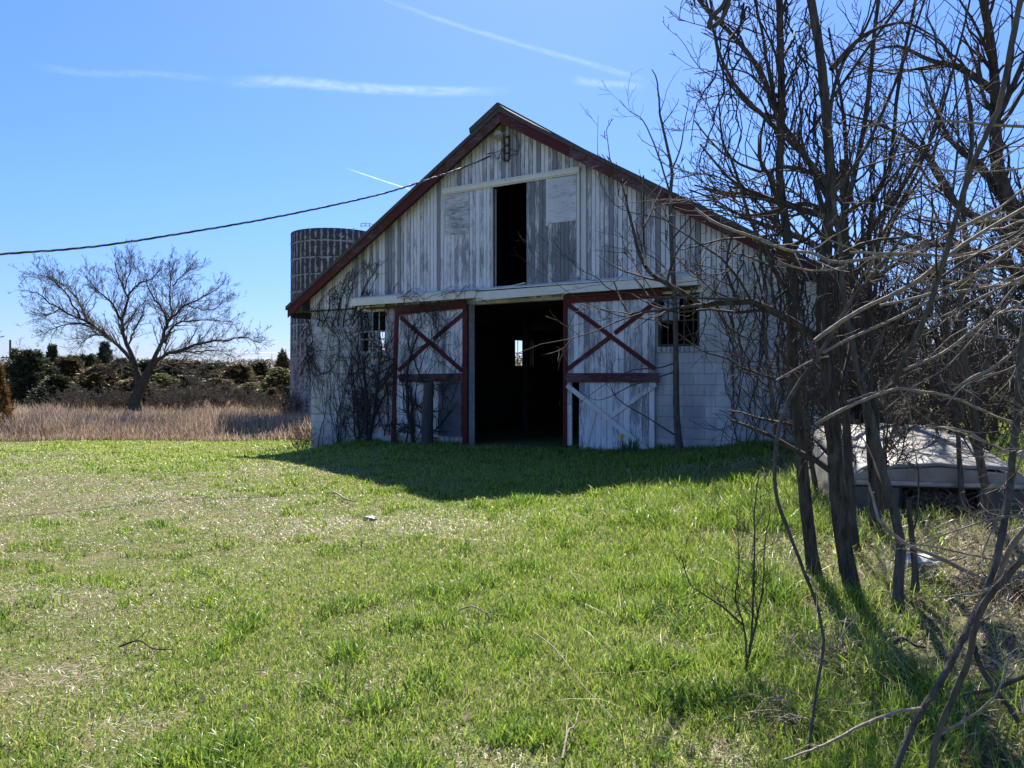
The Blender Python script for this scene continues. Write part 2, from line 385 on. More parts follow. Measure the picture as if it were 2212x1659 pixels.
# ------------------------------------------------------------------ branches
class Tubes:
    def __init__(s): s.p = []
    def add(s, pts, rad, n=5): s.p.append((np.asarray(pts, float), np.asarray(rad, float), n))
    def build(s, name, mat, parent=None, org=None):
        Vs = []; Fs = []; k = 0
        for P, Rr, n in s.p:
            m = len(P)
            T = np.empty_like(P); T[1:-1] = P[2:] - P[:-2]; T[0] = P[1] - P[0]; T[-1] = P[-1] - P[-2]
            T /= np.linalg.norm(T, axis=1)[:, None] + 1e-9
            md = P[-1] - P[0]; ax = np.zeros(3); ax[int(np.argmin(np.abs(md)))] = 1.0
            U = np.cross(T, ax); U /= np.linalg.norm(U, axis=1)[:, None] + 1e-9
            Q = np.cross(T, U)
            a = np.arange(n) * 2 * math.pi / n
            ring = P[:, None, :] + Rr[:, None, None] * (np.cos(a)[None, :, None] * U[:, None, :] + np.sin(a)[None, :, None] * Q[:, None, :])
            Vs.append(ring.reshape(-1, 3))
            i = np.arange(m - 1)[:, None] * n; j = np.arange(n)[None, :]; j2 = (j + 1) % n
            Fs.append((np.stack([i + j, i + j2, i + n + j2, i + n + j], -1).reshape(-1, 4)) + k)
            k += m * n
        V = np.concatenate(Vs); F = np.concatenate(Fs)
        if org is not None: V = V - np.asarray(org)
        return raw_mesh(name, V, F, mat, parent, smooth=True)
def smooth_path(P, sub=4):
    P = np.asarray(P, float); out = []
    Q = np.vstack([2 * P[0] - P[1], P, 2 * P[-1] - P[-2]])
    for i in range(1, len(Q) - 2):
        for k in range(sub):
            t = k / sub; a, b, c, d = Q[i - 1], Q[i], Q[i + 1], Q[i + 2]
            out.append(.5 * ((2 * b) + (-a + c) * t + (2 * a - 5 * b + 4 * c - d) * t * t + (-a + 3 * b - 3 * c + d) * t ** 3))
    out.append(P[-1]); return np.array(out)
def px_path(pts, Y0, Y1=None, sub=4, wob=0.0):
    Y1 = Y0 if Y1 is None else Y1
    n = len(pts); P = [at(p[0], p[1], (p[2] if len(p) > 2 else Y0 + (Y1 - Y0) * i / max(1, n - 1))) for i, p in enumerate(pts)]
    P = smooth_path(P, sub)
    if wob: P[1:-1] += RNG.normal(0, wob, P[1:-1].shape)
    return P
def sprout(B, P, Rr, n, L, lvl=1, t0=.15, ang=(30, 65), up=.12, kink=.22, rr=.45, seg=5, sub=(3, .5), rmin=.0012, sides=4, droop=0.0, flat=None):
    """side shoots along the path P, and shoots on those"""
    m = len(P)
    for _ in range(n):
        t = t0 + (1 - t0) * random.random(); f = t * (m - 1); i = min(int(f), m - 2); w = f - i
        p = P[i] * (1 - w) + P[i + 1] * w; r = (Rr[i] * (1 - w) + Rr[i + 1] * w)
        T = P[i + 1] - P[i]; T = T / (np.linalg.norm(T) + 1e-9)
        q = RNG.normal(0, 1, 3)
        if flat is not None: q = q - flat * np.dot(q, flat) * .9
        q -= T * np.dot(q, T); q /= np.linalg.norm(q) + 1e-9
        a = R(random.uniform(*ang)); d = T * math.cos(a) + q * math.sin(a) + np.array([0, 0, up])
        d /= np.linalg.norm(d)
        ln = L * random.uniform(.45, 1.15) * (1 - .45 * t); st = ln / seg
        r0 = max(min(r * rr * random.uniform(.7, 1.2), ln * .03), rmin)
        pts = [p]; dd = d.copy()
        for k in range(seg):
            dd = dd + RNG.normal(0, kink, 3) + np.array([0, 0, up * .35 - droop * k / seg]); dd /= np.linalg.norm(dd)
            pts.append(pts[-1] + dd * st)
        pts = np.array(pts); rad = np.linspace(r0, max(r0 * .35, rmin * .8), seg + 1)
        B.add(pts, rad, sides if lvl > 0 else 3)
        if lvl > 0:
            sprout(B, pts, rad, sub[0], ln * sub[1], lvl - 1, .15, ang, up, kink, .6, max(3, seg - 1), sub, rmin, sides, droop, flat)
def taper(P, r0, r1, pw=1.0):
    t = np.linspace(0, 1, len(P)) ** pw
    return r0 * (1 - t) + r1 * t

# ================================================================== THE SETTING: ground
def axis(lo, hi, fine, n):
    a = np.linspace(-1, 1, n); return a
gx = np.concatenate([-np.geomspace(3000, 34, 26), np.arange(-32, 32.1, .5), np.geomspace(34, 3000, 26)])
gy = np.concatenate([-np.geomspace(60, 6, 8), np.arange(-5, 48.1, .5), np.geomspace(50, 6000, 34)])
GXX, GYY = np.meshgrid(gx, gy, indexing='ij')
GZ = hgt(GXX, GYY) + (vnoise(GXX, GYY, .9, 3) - .5) * .05 * (np.abs(GXX) < 33)
V = np.stack([GXX, GYY, GZ], -1).reshape(-1, 3)
ni, nj = GXX.shape
ii, jj = np.meshgrid(np.arange(ni - 1), np.arange(nj - 1), indexing='ij')
a0 = (ii * nj + jj).ravel()
F = np.stack([a0, a0 + nj, a0 + nj + 1, a0 + 1], -1)
tag(raw_mesh('ground', V, F, M['ground'], smooth=True), kind='structure')

# ================================================================== THE BARN
BW = 12.17; BD = 20.0; PK = 6.02; SL = .592; ZR = 7.26; ZS = 3.25
def zroof(s): return ZR - SL * abs(s - PK)
barn = empty('barn', (LX, LY, 0), math.atan2(UY, UX))
tag(barn, 'weathered white gabled barn with red trim and an open dark doorway', 'barn')
def S(x): return ws(x)
def Zv(x, y): return W(x, y)[1]
dL, dR = S(1014), S(1257)
wl0, wl1, wlz0, wlz1 = S(774), S(835), Zv(804, 763), Zv(804, 669)
wr0, wr1, wrz0, wrz1 = S(1421), S(1511), Zv(1466, 748.5), Zv(1466, 634)
# walls
mb = MB()
cuts = [(0, wl0, None), (wl0, wl1, (wlz0, wlz1)), (wl1, dL, None), (dL, dR, 'door'), (dR, wr0, None), (wr0, wr1, (wrz0, wrz1)), (wr1, BW, None)]
for a, b_, h in cuts:
    if h is None: mb.box(a, b_, 0, .2, -1.2, ZS)
    elif h == 'door': mb.box(a, b_, 0, .2, -1.2, -.06); mb.box(a, b_, 0.003, .2, 3.16, ZS)
    else: mb.box(a, b_, 0, .2, -1.2, h[0]); mb.box(a, b_, 0, .2, h[1], ZS)
wall = mb.build('wall', M['block'], barn)
mb = MB()
def side(x0, x1, wins):
    p = .2
    for (a, b_) in wins + [(BD, BD)]:
        mb.box(x0, x1, p, a, -1.2, 3.3)
        if b_ > a: mb.box(x0, x1, a, b_, -1.2, 1.89 - .0); mb.box(x0, x1, a, b_, 2.9, 3.3)
        p = b_
SW = [(1.9, 2.8), (5.6, 6.45), (9.52, 10.80), (14.3, 15.2)]
side(0, .2, SW); side(BW - .2, BW, [])
mb.box(.2, BW - .2, BD - .2, BD, -1.2, 3.3)
sw = mb.build('side_wall', M['block_side'], barn); sw['label'] = 'unpainted brownish block side wall'
# corner pilaster at the right
MB().box(BW - .06, BW + .22, -.06, .24, -.6, 3.2).build('corner_post', M['block'], barn)

# siding of the gable: every board runs up to the slope, none crosses the hay opening
h0, h1, hz0, hz1 = S(1067), S(1140.5), 3.44, 5.66
mb = MB(); w = .098; s = 0.0
rr = random.Random(4)
while s < BW - .01:
    e = min(s + w, BW)
    dv = rr.uniform(-.004, .004); g = .015; r = rr.random() ** 1.3
    if rr.random() < .12: r = 1.7
    def plank(z0, s0, s1):
        t0, t1 = zroof(s0) - .13, zroof(s1) - .13
        if s0 < PK < s1: poly = [(s0, z0), (s1, z0), (s1, t1), (PK, zroof(PK) - .13), (s0, t0)]
        else: poly = [(s0, z0), (s1, z0), (s1, t1), (s0, t0)]
        mb.prism(poly, -.03 + dv, .0, r)
    def lower(z0, z1, s0, s1): mb.box(s0, s1, -.03 + dv, .0, z0, z1, r)
    a, b_ = s + g / 2, e - g / 2
    if b_ <= h0 or a >= h1: plank(ZS - .03 - rr.random() * .01, a, b_)
    else:
        if a < h0: lower(ZS, hz1 + .02, a, h0)
        if b_ > h1: lower(ZS, hz1 + .02, h1, b_)
        plank(hz1 + .021, a, b_)
    s = e
siding = mb.build('siding', M['siding'], barn)
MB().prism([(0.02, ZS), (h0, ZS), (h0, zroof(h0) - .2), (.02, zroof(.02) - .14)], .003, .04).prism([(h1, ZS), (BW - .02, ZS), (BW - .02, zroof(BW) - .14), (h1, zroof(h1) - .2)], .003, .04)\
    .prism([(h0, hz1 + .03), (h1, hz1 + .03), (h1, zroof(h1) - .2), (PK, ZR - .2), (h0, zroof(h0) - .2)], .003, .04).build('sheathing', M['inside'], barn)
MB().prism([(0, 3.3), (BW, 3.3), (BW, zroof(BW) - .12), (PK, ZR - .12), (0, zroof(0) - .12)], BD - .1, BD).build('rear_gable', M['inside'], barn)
# upright white trim right of the hay door, drip edge at the foot of the siding
MB().box(S(1257), S(1268), -.055, -.031, 3.46, zroof(S(1262)) - .2).build('upright_trim', M['trim_v'], barn)
MB().box(-.02, S(776), -.045, -.031, 3.215, 3.25).build('drip_edge', M['darkwood'], barn)
# long white door hood
mb = MB(); q = S(1043)
mb.prism([(S(775.5), 3.275), (q, 3.275), (q, 3.43), (S(775.5), 3.43)], -.26, -.22)
mb.prism([(q + .004, 3.21), (S(1240), 3.245), (S(1516), 3.245), (S(1516), 3.42), (q + .004, 3.40)], -.275, -.235)
mb.add([(S(775.5), -.262, 3.432), (S(1516), -.277, 3.424), (S(1516), -.031, 3.50), (S(775.5), -.031, 3.50), (S(775.5), -.262, 3.452), (S(1516), -.277, 3.444), (S(1516), -.031, 3.52), (S(775.5), -.031, 3.52)],
       [(0, 3, 2, 1), (4, 5, 6, 7), (0, 1, 5, 4), (1, 2, 6, 5), (2, 3, 7, 6), (3, 0, 4, 7)])
mb.box(S(775.5), S(775.5) + .03, -.217, -.033, 3.28, 3.43); mb.box(S(1516) - .03, S(1516), -.23, -.033, 3.25, 3.42)
hood = mb.build('door_hood', M['trim'], barn); hood['label'] = 'long white boxed hood over the sliding doors'
MB().cyl((S(1225), -.14, 3.2), (S(1512), -.14, 3.2), .028).build('door_track', M['rust'], barn); MB().cyl((S(800), -.14, 3.2), (S(1014), -.14, 3.2), .028).build('door_track', M['rust'], barn)

# roof: two slopes, ridge piece, red rake boards, soffit, eave boards
def slab(x0, x1, up, th, y0, y1):
    z = lambda x: zroof(x) + up
    return [(x0, z(x0) - th), (x1, z(x1) - th), (x1, z(x1)), (x0, z(x0))]
EO = .57; FO = -.32
mb = MB()
mb.prism(slab(-EO, PK, 0, .09, 0, 0), FO - .03, BD + .3); mb.prism(slab(PK, BW + EO - .05, 0, .09, 0, 0), FO - .03, BD + .3)
mb.build('roof', M['roofing'], barn)
mb = MB(); mb.prism([(PK - .74, zroof(PK - .74) + .004), (PK, ZR + .004), (PK, ZR + .10), (PK - .04, ZR + .10), (PK - .76, zroof(PK - .76) + .13)], FO - .05, BD)
mb.prism([(PK, ZR + .003), (PK + .25, zroof(PK + .25) + .003), (PK + .25, zroof(PK + .25) + .025), (PK, ZR + .06)], FO - .05, BD)
mb.build('ridge_cap', M['roofing'], barn)
mb = MB(); D = .215
zr = lambda x: zroof(x) - .095
x = -EO + .06
segs = [(-EO + .05, 1.1), (1.1, 2.9), (2.9, 4.6), (4.6, PK - .002)]
for a, b_ in segs: mb.prism([(a, zr(a) - .0), (b_, zr(b_)), (b_, zr(b_) - D), (a + .0, zr(a) - D)], FO, FO + .03)
segs = [(PK + .002, 7.7), (7.7, 9.4), (9.4, 11.0), (11.0, BW + EO - .1)]
for a, b_ in segs: mb.prism([(a, zr(a) - .0), (b_, zr(b_)), (b_, zr(b_) - D), (a, zr(a) - D)], FO - rr.uniform(0, .004), FO + .03)
rake = mb.build('rake_board', M['red_worn'], barn)
mb = MB()
for a, b_ in ((-EO + .05, PK), (PK, BW + EO - .1)):
    mb.prism([(a, zr(a) - .04), (b_, zr(b_) - .04), (b_, zr(b_) - .06), (a, zr(a) - .06)], FO + .033, -.004)
mb.box(-EO + .12, -EO + .15, FO + .04, BD, zr(-EO) - .2, zr(-EO) - .02); mb.box(BW + EO - .2, BW + EO - .17, FO + .04, BD, zr(-EO) - .2, zr(-EO) - .0)
mb.prism([(-EO + .16, zr(-EO) - .08), (-.02, zr(0) - .1), (-.02, zr(0) - .36), (-.15, zr(0) - .38)], FO + .05, FO + .25)
mb.build('soffit', M['darkwood'], barn)
# loft floor, rafters, posts
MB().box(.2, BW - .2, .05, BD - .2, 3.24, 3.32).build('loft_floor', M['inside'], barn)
for i in range(14):
    v = .7 + i * .62
    mb = MB(); t = .10
    for a, b_ in ((.25, PK - .03), (PK + .03, BW - .25)):
        mb.prism([(a, zr(a) - .02), (b_, zr(b_) - .02), (b_, zr(b_) - .02 - t * 1.3), (a, zr(a) - .02 - t * 1.3)], v, v + .05)
    mb.build('rafter', M['rafter'], barn)
for (s_, v_) in ((3.6, 4.5), (8.3, 4.5), (3.6, 9), (8.3, 9), (3.6, 13.5), (8.3, 13.5)):
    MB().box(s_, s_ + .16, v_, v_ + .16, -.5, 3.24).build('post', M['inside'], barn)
MB().box(dL - .3, dR + .3, -.18, .35, -.4, .035).build('threshold', M['stone'], barn)

# windows
def window(s0, s1, z0, z1, muntins_s, muntins_z, mat, fr=.06, v0=.02, glass=True, name='window'):
    f = MB().box(s0, s0 + fr, v0, v0 + .07, z0, z1).box(s1 - fr, s1, v0, v0 + .07, z0, z1).box(s0 + fr, s1 - fr, v0, v0 + .07, z0, z0 + fr).box(s0 + fr, s1 - fr, v0, v0 + .07, z1 - fr, z1)
    fo = f.build(name, mat, barn)
    g = MB()
    for q in muntins_s: g.box(q - .011, q + .011, v0 + .02, v0 + .045, z0 + fr, z1 - fr)
    for q in muntins_z: g.box(s0 + fr, s1 - fr, v0 + .015, v0 + .05, q - .014, q + .014)
    g.build('muntin', mat, fo)
    if glass:
        MB().box(s0 + fr, (s0 + s1) / 2, v0 + .03, v0 + .034, (z0 + z1) / 2, z1 - fr).build('pane', M['glass'], fo)
    return fo
lw = window(wl0, wl1, wlz0, wlz1, [wl0 + (wl1 - wl0) * .46, wl0 + (wl1 - wl0) * .7], [wlz0 + .52, wlz0 + .34], M['trim_v'], .05)
lw['label'] = 'small window grown over with vines'
rw = window(wr0, wr1, wrz0, wrz1, [S(1441), S(1475.7), S(1496)], [Zv(1466, 692)], M['oldpost'], .05)
rw['label'] = 'window with broken panes right of the doors'
MB().box(wr0 + .02, wr1 + .08, -.05, .0, wrz1 - .0, wrz1 + .1).build('window_head', M['trim'], rw)
MB().box(wl0 - .02, wl1 + .05, -.05, .0, wlz1 - .02, wlz1 + .09).build('window_head', M['trim'], lw)
mb = MB()
n = 9
for i in range(n):
    a = wr0 + (wr1 - wr0) * i / n; mb.box(a + .008, a + (wr1 - wr0) / n - .008, -.04 + rr.uniform(-.006, .006), .1, wrz0 - .105, wrz0 - .002)
mb.build('sill', M['brick'], rw)
mb = MB()
for i in range(8):
    a = wl0 - .04 + (wl1 - wl0 + .08) * i / 8; mb.box(a + .006, a + (wl1 - wl0 + .08) / 8 - .006, -.04 + rr.uniform(-.008, .008), .1, wlz0 - .1, wlz0 - .002)
mb.build('sill', M['brick'], lw)
for (v0_, v1_) in SW:
    f = MB(); x0 = .06; z0, z1 = 1.89, 2.9
    f.box(x0, x0 + .06, v0_, v0_ + .04, z0, z1).box(x0, x0 + .06, v1_ - .04, v1_, z0, z1).box(x0, x0 + .06, v0_, v1_, z0 + .0, z0 + .04).box(x0, x0 + .06, v0_, v1_, z1 - .04, z1)
    fo = f.build('side_window', M['darkwood'], barn)
    g = MB()
    for k in (.27, .66): g.box(x0 + .02, x0 + .04, v0_ + (v1_ - v0_) * k - .008, v0_ + (v1_ - v0_) * k + .008, z0, z1)
    g.box(x0 + .01, x0 + .05, v0_, v1_, (z0 + z1) / 2 - .016, (z0 + z1) / 2 + .016)
    g.build('muntin', M['darkwood'], fo)

# sliding doors -------------------------------------------------------------
def planks(mb, s0, s1, zb, zt, w, v0, v1, jit=.0, rlo=0, rhi=1.0):
    s = s0
    while s < s1 - .01:
        e = min(s + w * rr.uniform(.85, 1.1), s1)
        if s1 - e < .03: e = s1
        b0 = zb + rr.uniform(-jit, jit); b1 = b0 + rr.uniform(-jit, jit) * .4
        dv = rr.uniform(-.004, .004)
        mb.prism([(s + .004, b0), (e - .004, b1), (e - .004, zt), (s + .004, zt)], v0 + dv, v1, rr.uniform(rlo, rhi))
        s = e
dr = barn
def part(mb, name, mat, parent, label=None):
    o = mb.build(name, mat, parent)
    if label: o['label'] = label
    return o
# right leaf
door = part((lambda m: (planks(m, S(1231), S(1419), 1.58, 3.10, .125, -.10, -.07), planks(m, S(1255.5), S(1418), .12, 1.50, .125, -.10, -.07, .035), m)[-1])(MB()), 'door', M['door_wood'], barn, 'right sliding door with a red X above and a loose white X below')
part(MB().box(S(1228), S(1240), -.102, -.07, .16, 1.49), 'loose_board', M['trim_v'], door)
part(MB().box(S(1222.5), S(1230.5), -.13, -.06, .0, 2.2).box(S(1223), S(1230.5), -.128, -.06, 2.21, 3.19), 'edge_board', M['red_v'], door)
part(MB().bar((S(1229), 3.148), (S(1434), 3.155), .19, -.135, -.105), 'top_rail', M['red'], door)
part(MB().bar((S(1229.5), 1.545), (S(1428), 1.55), .185, -.14, -.105), 'middle_rail', M['red_worn'], door)
part(MB().bar(W(1233, 659), W(1419, 797), .085, -.126, -.104).bar(W(1230.8, 798), W(1322, 729.5), .085, -.127, -.103).bar(W(1333, 720.5), W(1424, 652), .085, -.127, -.103), 'red_brace', M['red'], door)
part(MB().bar(W(1232, 832), W(1408, 975), .095, -.155, -.125).bar(W(1422, 830), W(1324, 899), .088, -.124, -.103).bar(W(1290, 890), W(1266.5, 978), .085, -.123, -.103), 'white_brace', M['trim_v'], door)
part(MB().bar(W(1320, 902), W(1268, 940), .08, -.1065, -.1035), 'bare_strip', M['darkwood'], door) if False else None
# left leaf
door = part((lambda m: (planks(m, S(863), S(1007), 1.58, 3.10, .125, -.10, -.07), planks(m, S(862), S(955), .17, 1.50, .13, -.10, -.07, .03, 0, .5), planks(m, S(955.2), S(1004), .02, 1.45, .2, -.09, -.07, .03, .6, 1.1), m)[-1])(MB()), 'door', M['door_wood'], barn, 'left sliding door covered in vines, with a grey plywood patch')
part(MB().box(S(1006), S(1016), -.13, -.06, .02, 3.16), 'edge_board', M['red_v'], door)
part(MB().bar(W(865, 660), W(856, 955), .11, -.135, -.104), 'edge_board', M['red_v'], door)
part(MB().bar((S(861), 3.10), (S(1015), 3.17), .20, -.145, -.137), 'top_rail', M['red'], door)
part(MB().bar((S(871), 1.525), (S(1006), 1.545), .185, -.14, -.106), 'middle_rail', M['red_worn'], door)
part(MB().bar(W(872, 686), W(1005, 801), .095, -.126, -.104).bar(W(868, 800), W(932, 742), .095, -.127, -.103).bar(W(943, 733), W(1008, 678), .095, -.127, -.103), 'red_brace', M['red'], door)
part(MB().box(S(955), S(1004.5), -.145, -.12, Zv(980, 941), .95).box(S(955.4), S(1004), -.143, -.12, .955, 1.43), 'patch_panel', M['ply_grey'], door)

# hay doors -------------------------------------------------------------------
zt = 5.66
leaf = part((lambda m: (planks(m, S(963), S(1062), 3.50, zt, .1, -.075, -.045, .01), m)[-1])(MB()), 'hay_door', M['siding'], barn, 'left hay door with a plywood patch')
part(MB().box(S(966.8), S(1017.5), -.09, -.078, Zv(990, 507), zt - .03), 'patch_panel', M['ply'], leaf)
part(MB().box(S(962), S(965.5), -.086, -.077, Zv(990, 507), zt), 'batten', M['trim_v'], leaf)
leaf = part((lambda m: (planks(m, S(1141), S(1256), 3.50, zt + .02, .105, -.075, -.045, .01, .3, 1.2), m)[-1])(MB()), 'hay_door', M['siding_grey'], barn, 'right hay door with a plywood patch')
part(MB().box(S(1188.5), S(1249), -.09, -.078, Zv(1218, 481), zt - .01), 'patch_panel', M['ply'], leaf)
part(MB().box(S(1184), S(1188.3), -.088, -.077, Zv(1188, 489), zt).box(S(1250), S(1256), -.088, -.077, 3.6, zt), 'batten', M['trim_v'], leaf)
part(MB().box(S(962), S(1256.5), -.125, -.078, 5.69, 5.775).box(S(962), S(1257), -.135, -.031, 5.777, 5.80).box(S(962), S(1256.5), -.1, -.078, 5.665, 5.688), 'hay_track', M['trim'], barn)
part(MB().box(h0 - .035, h0, -.06, .1, 3.47, hz1).box(h0 - .075, h0 - .038, -.07, -.032, 3.47, hz1 + .0), 'jamb', M['trim_v'], barn)
sag = MB(); xs = np.linspace(S(1057), S(1142), 9)
for i in range(8):
    z = lambda x: 3.49 + .07 * ((x - xs[0]) / (xs[-1] - xs[0])) ** 3 + .0
    sag.add([(xs[i], -.16, z(xs[i]) - .03), (xs[i + 1], -.16, z(xs[i + 1]) - .03), (xs[i + 1], .1, z(xs[i + 1])), (xs[i], .1, z(xs[i])), (xs[i], -.16, z(xs[i]) - .012), (xs[i + 1], -.16, z(xs[i + 1]) - .012), (xs[i + 1], .1, z(xs[i + 1]) + .018), (xs[i], .1, z(xs[i]) + .018)],
            [(0, 3, 2, 1), (4, 5, 6, 7), (0, 1, 5, 4), (2, 3, 7, 6)])
part(sag, 'hay_sill', M['trim'], barn)

# iron rack with insulators, lamp and conduit on the gable ------------------------
def bpt(x, y, v):
    s, z = W(x, y); return (s, v, z)
rack = MB(); s_, z1_ = W(1102, 293); _, z0_ = W(1102, 352)
rack.box(s_ - .02, s_ + .02, -.05, -.032, z0_, z1_); rack.box(s_ - .10, s_ - .075, -.11, -.09, z0_ + .04, z1_ - .03)
for f_ in (.06, .33, .62, .93): rack.box(s_ - .1, s_ + .01, -.11, -.05, z0_ + (z1_ - z0_) * f_ - .008, z0_ + (z1_ - z0_) * f_ + .008)
ro = rack.build('wire_rack', M['rust'], None); ro.location = (LX, LY, 0); ro.rotation_euler = (0, 0, math.atan2(UY, UX))
tag(ro, 'rusty iron rack with dark insulators high on the gable', 'wire rack')
for f_ in (.14, .42, .72):
    z = z0_ + (z1_ - z0_) * f_; MB().cyl((s_ - .088, -.1, z - .035), (s_ - .088, -.1, z - .01), .02, .042).cyl((s_ - .088, -.1, z - .01), (s_ - .088, -.1, z + .03), .042, .02).build('insulator', M['ceramic'], ro, smooth=False)
MB().cyl((s_ + .03, -.045, Zv(1102, 386)), (s_ + .03, -.045, z0_ + .05), .018).build('conduit', M['trim_v'], barn)
lo = MB(); c = bpt(1085, 297, -.16); lo.cyl(c, (c[0], c[1] + .07, c[2] + .03), .11, .06, 14).cyl((c[0], c[1] + .07, c[2] + .03), (c[0] + .1, -.035, c[2] + .08), .02)
lo = lo.build('flood_lamp', M['stone'], None); lo.location = ro.location; lo.rotation_euler = ro.rotation_euler
tag(lo, 'small round flood lamp beside the wire rack under the peak', 'lamp')
MB().cyl((c[0], c[1] - .004, c[2]), (c[0], c[1] - .0, c[2] + .001), .095, .10, 14).build('lens', M['glass_dirty'], lo)

# power line ------------------------------------------------------------------------
pts = [(-700, 585), (-400, 574), (-150, 559), (0, 549), (200, 533), (400, 503), (600, 468), (800, 425), (900, 396), (1000, 362), (1060, 337)]
P = []
for x, y in pts:
    iz = 1 / 11.3 + (1 / 16.2 - 1 / 11.3) * (x / 1060.0); P.append(at(x, y, 1 / iz))
P = smooth_path(P, 26)
B = Tubes(); L_ = np.concatenate([[0], np.cumsum(np.linalg.norm(np.diff(P, axis=0), axis=1))])
d0 = (P[-1] - P[0]); d0 /= np.linalg.norm(d0); sd = np.cross(d0, [0, 0, 1]); sd /= np.linalg.norm(sd); up_ = np.cross(sd, d0)
SH = Tubes()
for k in range(3):
    a = L_ * 2 * math.pi / .62 + k * 2 * math.pi / 3
    B.add(P + .011 * (np.cos(a)[:, None] * sd + np.sin(a)[:, None] * up_), np.full(len(P), .009), 6) if k < 2 else SH.add(P + .0115 * (np.cos(a)[:, None] * sd + np.sin(a)[:, None] * up_), np.full(len(P), .008), 6)
pl = B.build('power_cable', M['cable']); tag(pl, 'thick twisted black cable running from the gable out over the lawn', 'cable')
SH.build('sparkle_strand', M['cable_al'], pl); B = Tubes(); e = P[-1]  # one strand turned to bare metal, added to give the cable sunlit sparkle
def wseg(px, v=-.12, r=.008):
    Q = []
    for x, y in px:
        s, z = W(x, y); Q.append(bw(s, v, z))
    Q = smooth_path(Q, 5); B.add(Q, np.full(len(Q), r), 5)
wseg([(1060, 337), (1067, 333.5), (1075, 336), (1080, 345), (1083, 347), (1089, 343), (1096, 340)], -.14)
wseg([(1060, 337), (1072, 334), (1086, 330), (1094, 324)], -.14)
wseg([(1083, 347), (1086, 337), (1094, 322)], -.12)
wseg([(1103, 321), (1112, 327), (1121, 328), (1125, 320), (1125, 312), (1120, 302), (1115, 291)], -.07)
wseg([(1103, 338), (1112, 335.5), (1122, 335), (1124, 322), (1122, 315)], -.07)
B.build('lead_wire', M['cable'], pl)

# ================================================================== SILO
SX, SY = at(726, 810, 34.0)[:2]; SR = 1.93; SZ0 = -1.0; SZT = 7.74
def cylshell(r, z0, z1, n=96, rows=24, flare=0.0):
    V = []; F = []; UV = []
    for j in range(rows + 1):
        z = z0 + (z1 - z0) * j / rows; rr_ = r + flare * (1 - j / rows) ** 2
        for i in range(n):
            a = 2 * math.pi * i / n; V.append((rr_ * math.cos(a), rr_ * math.sin(a), z))
    for j in range(rows):
        for i in range(n): F.append((j * n + i, j * n + (i + 1) % n, (j + 1) * n + (i + 1) % n, (j + 1) * n + i)); 
    return V, F
V_, F_ = cylshell(SR, 0, SZT - SZ0, flare=.06)
k = len(V_); Vi, Fi = cylshell(SR - .12, 0, SZT - SZ0)
Vall = V_ + Vi; Fall = F_ + [tuple(reversed([q + k for q in f])) for f in Fi]
top = 24 * 96
Fall += [(top + i, top + (i + 1) % 96, k + top + (i + 1) % 96, k + top + i) for i in range(96)]
me = bpy.data.meshes.new('stave_wall'); me.from_pydata(Vall, [], Fall); me.update()
uvl = me.uv_layers.new(name='UVMap'); 
for p in me.polygons:
    angs = [math.atan2(me.vertices[vi].co.y, me.vertices[vi].co.x) for vi in p.vertices]
    mx = max(angs)
    for li, vi, a in zip(p.loop_indices, p.vertices, angs):
        if mx - a > math.pi: a += 2 * math.pi
        uvl.data[li].uv = (a * SR * (46 * .248) / (2 * math.pi * SR) , me.vertices[vi].co.z + .12)
me.materials.append(M['silo']); me.polygons.foreach_set('use_smooth', [len(p.vertices) == 4 and abs(p.normal.z) < .5 for p in me.polygons])
silo = empty('silo', (SX, SY, SZ0)); tag(silo, 'round roofless concrete stave silo standing behind the barn', 'silo')
so = bpy.data.objects.new('stave_wall', me); COL.objects.link(so); so.parent = silo
for i in range(12):
    z = .58 + i * .70
    Bt = Tubes(); a = np.linspace(0, 2 * math.pi, 65); Bt.add(np.stack([(SR + .012 + .06 * (1 - z / 9) ** 2) * np.cos(a), (SR + .012 + .06 * (1 - z / 9) ** 2) * np.sin(a), np.full(65, z)], -1), np.full(65, .007), 5)
    Bt.build('hoop', M['rust'], silo)
a = np.linspace(R(-88), R(-20), 14); Bt = Tubes()
zt_ = SZT - SZ0
for dz in (0.0, .12):
    Bt.add(np.stack([.1 + 1.42 + 1.0 * .55 * np.sin(a * .9 + 1.0) * 1.1, -1.0 + .9 * np.linspace(0, 1, 14), zt_ + .04 + .28 * np.sin(np.linspace(.75, 2.6, 14)) + dz], -1), np.full(14, .014), 4)
for i in range(0, 14, 3):
    p0 = Bt.p[0][0][i]; p1 = Bt.p[1][0][i]; Bt.add([p0, p1], [.014, .014], 4)
Bt.build('chute_hoop', M['rust'], silo)
Bt = Tubes(); Bt.add([(.62, -SR + .08, zt_ - .42), (1.12, -1.5, zt_ + .08)], [.02, .02], 4); Bt.build('brace_rod', M['trim_v'], silo)

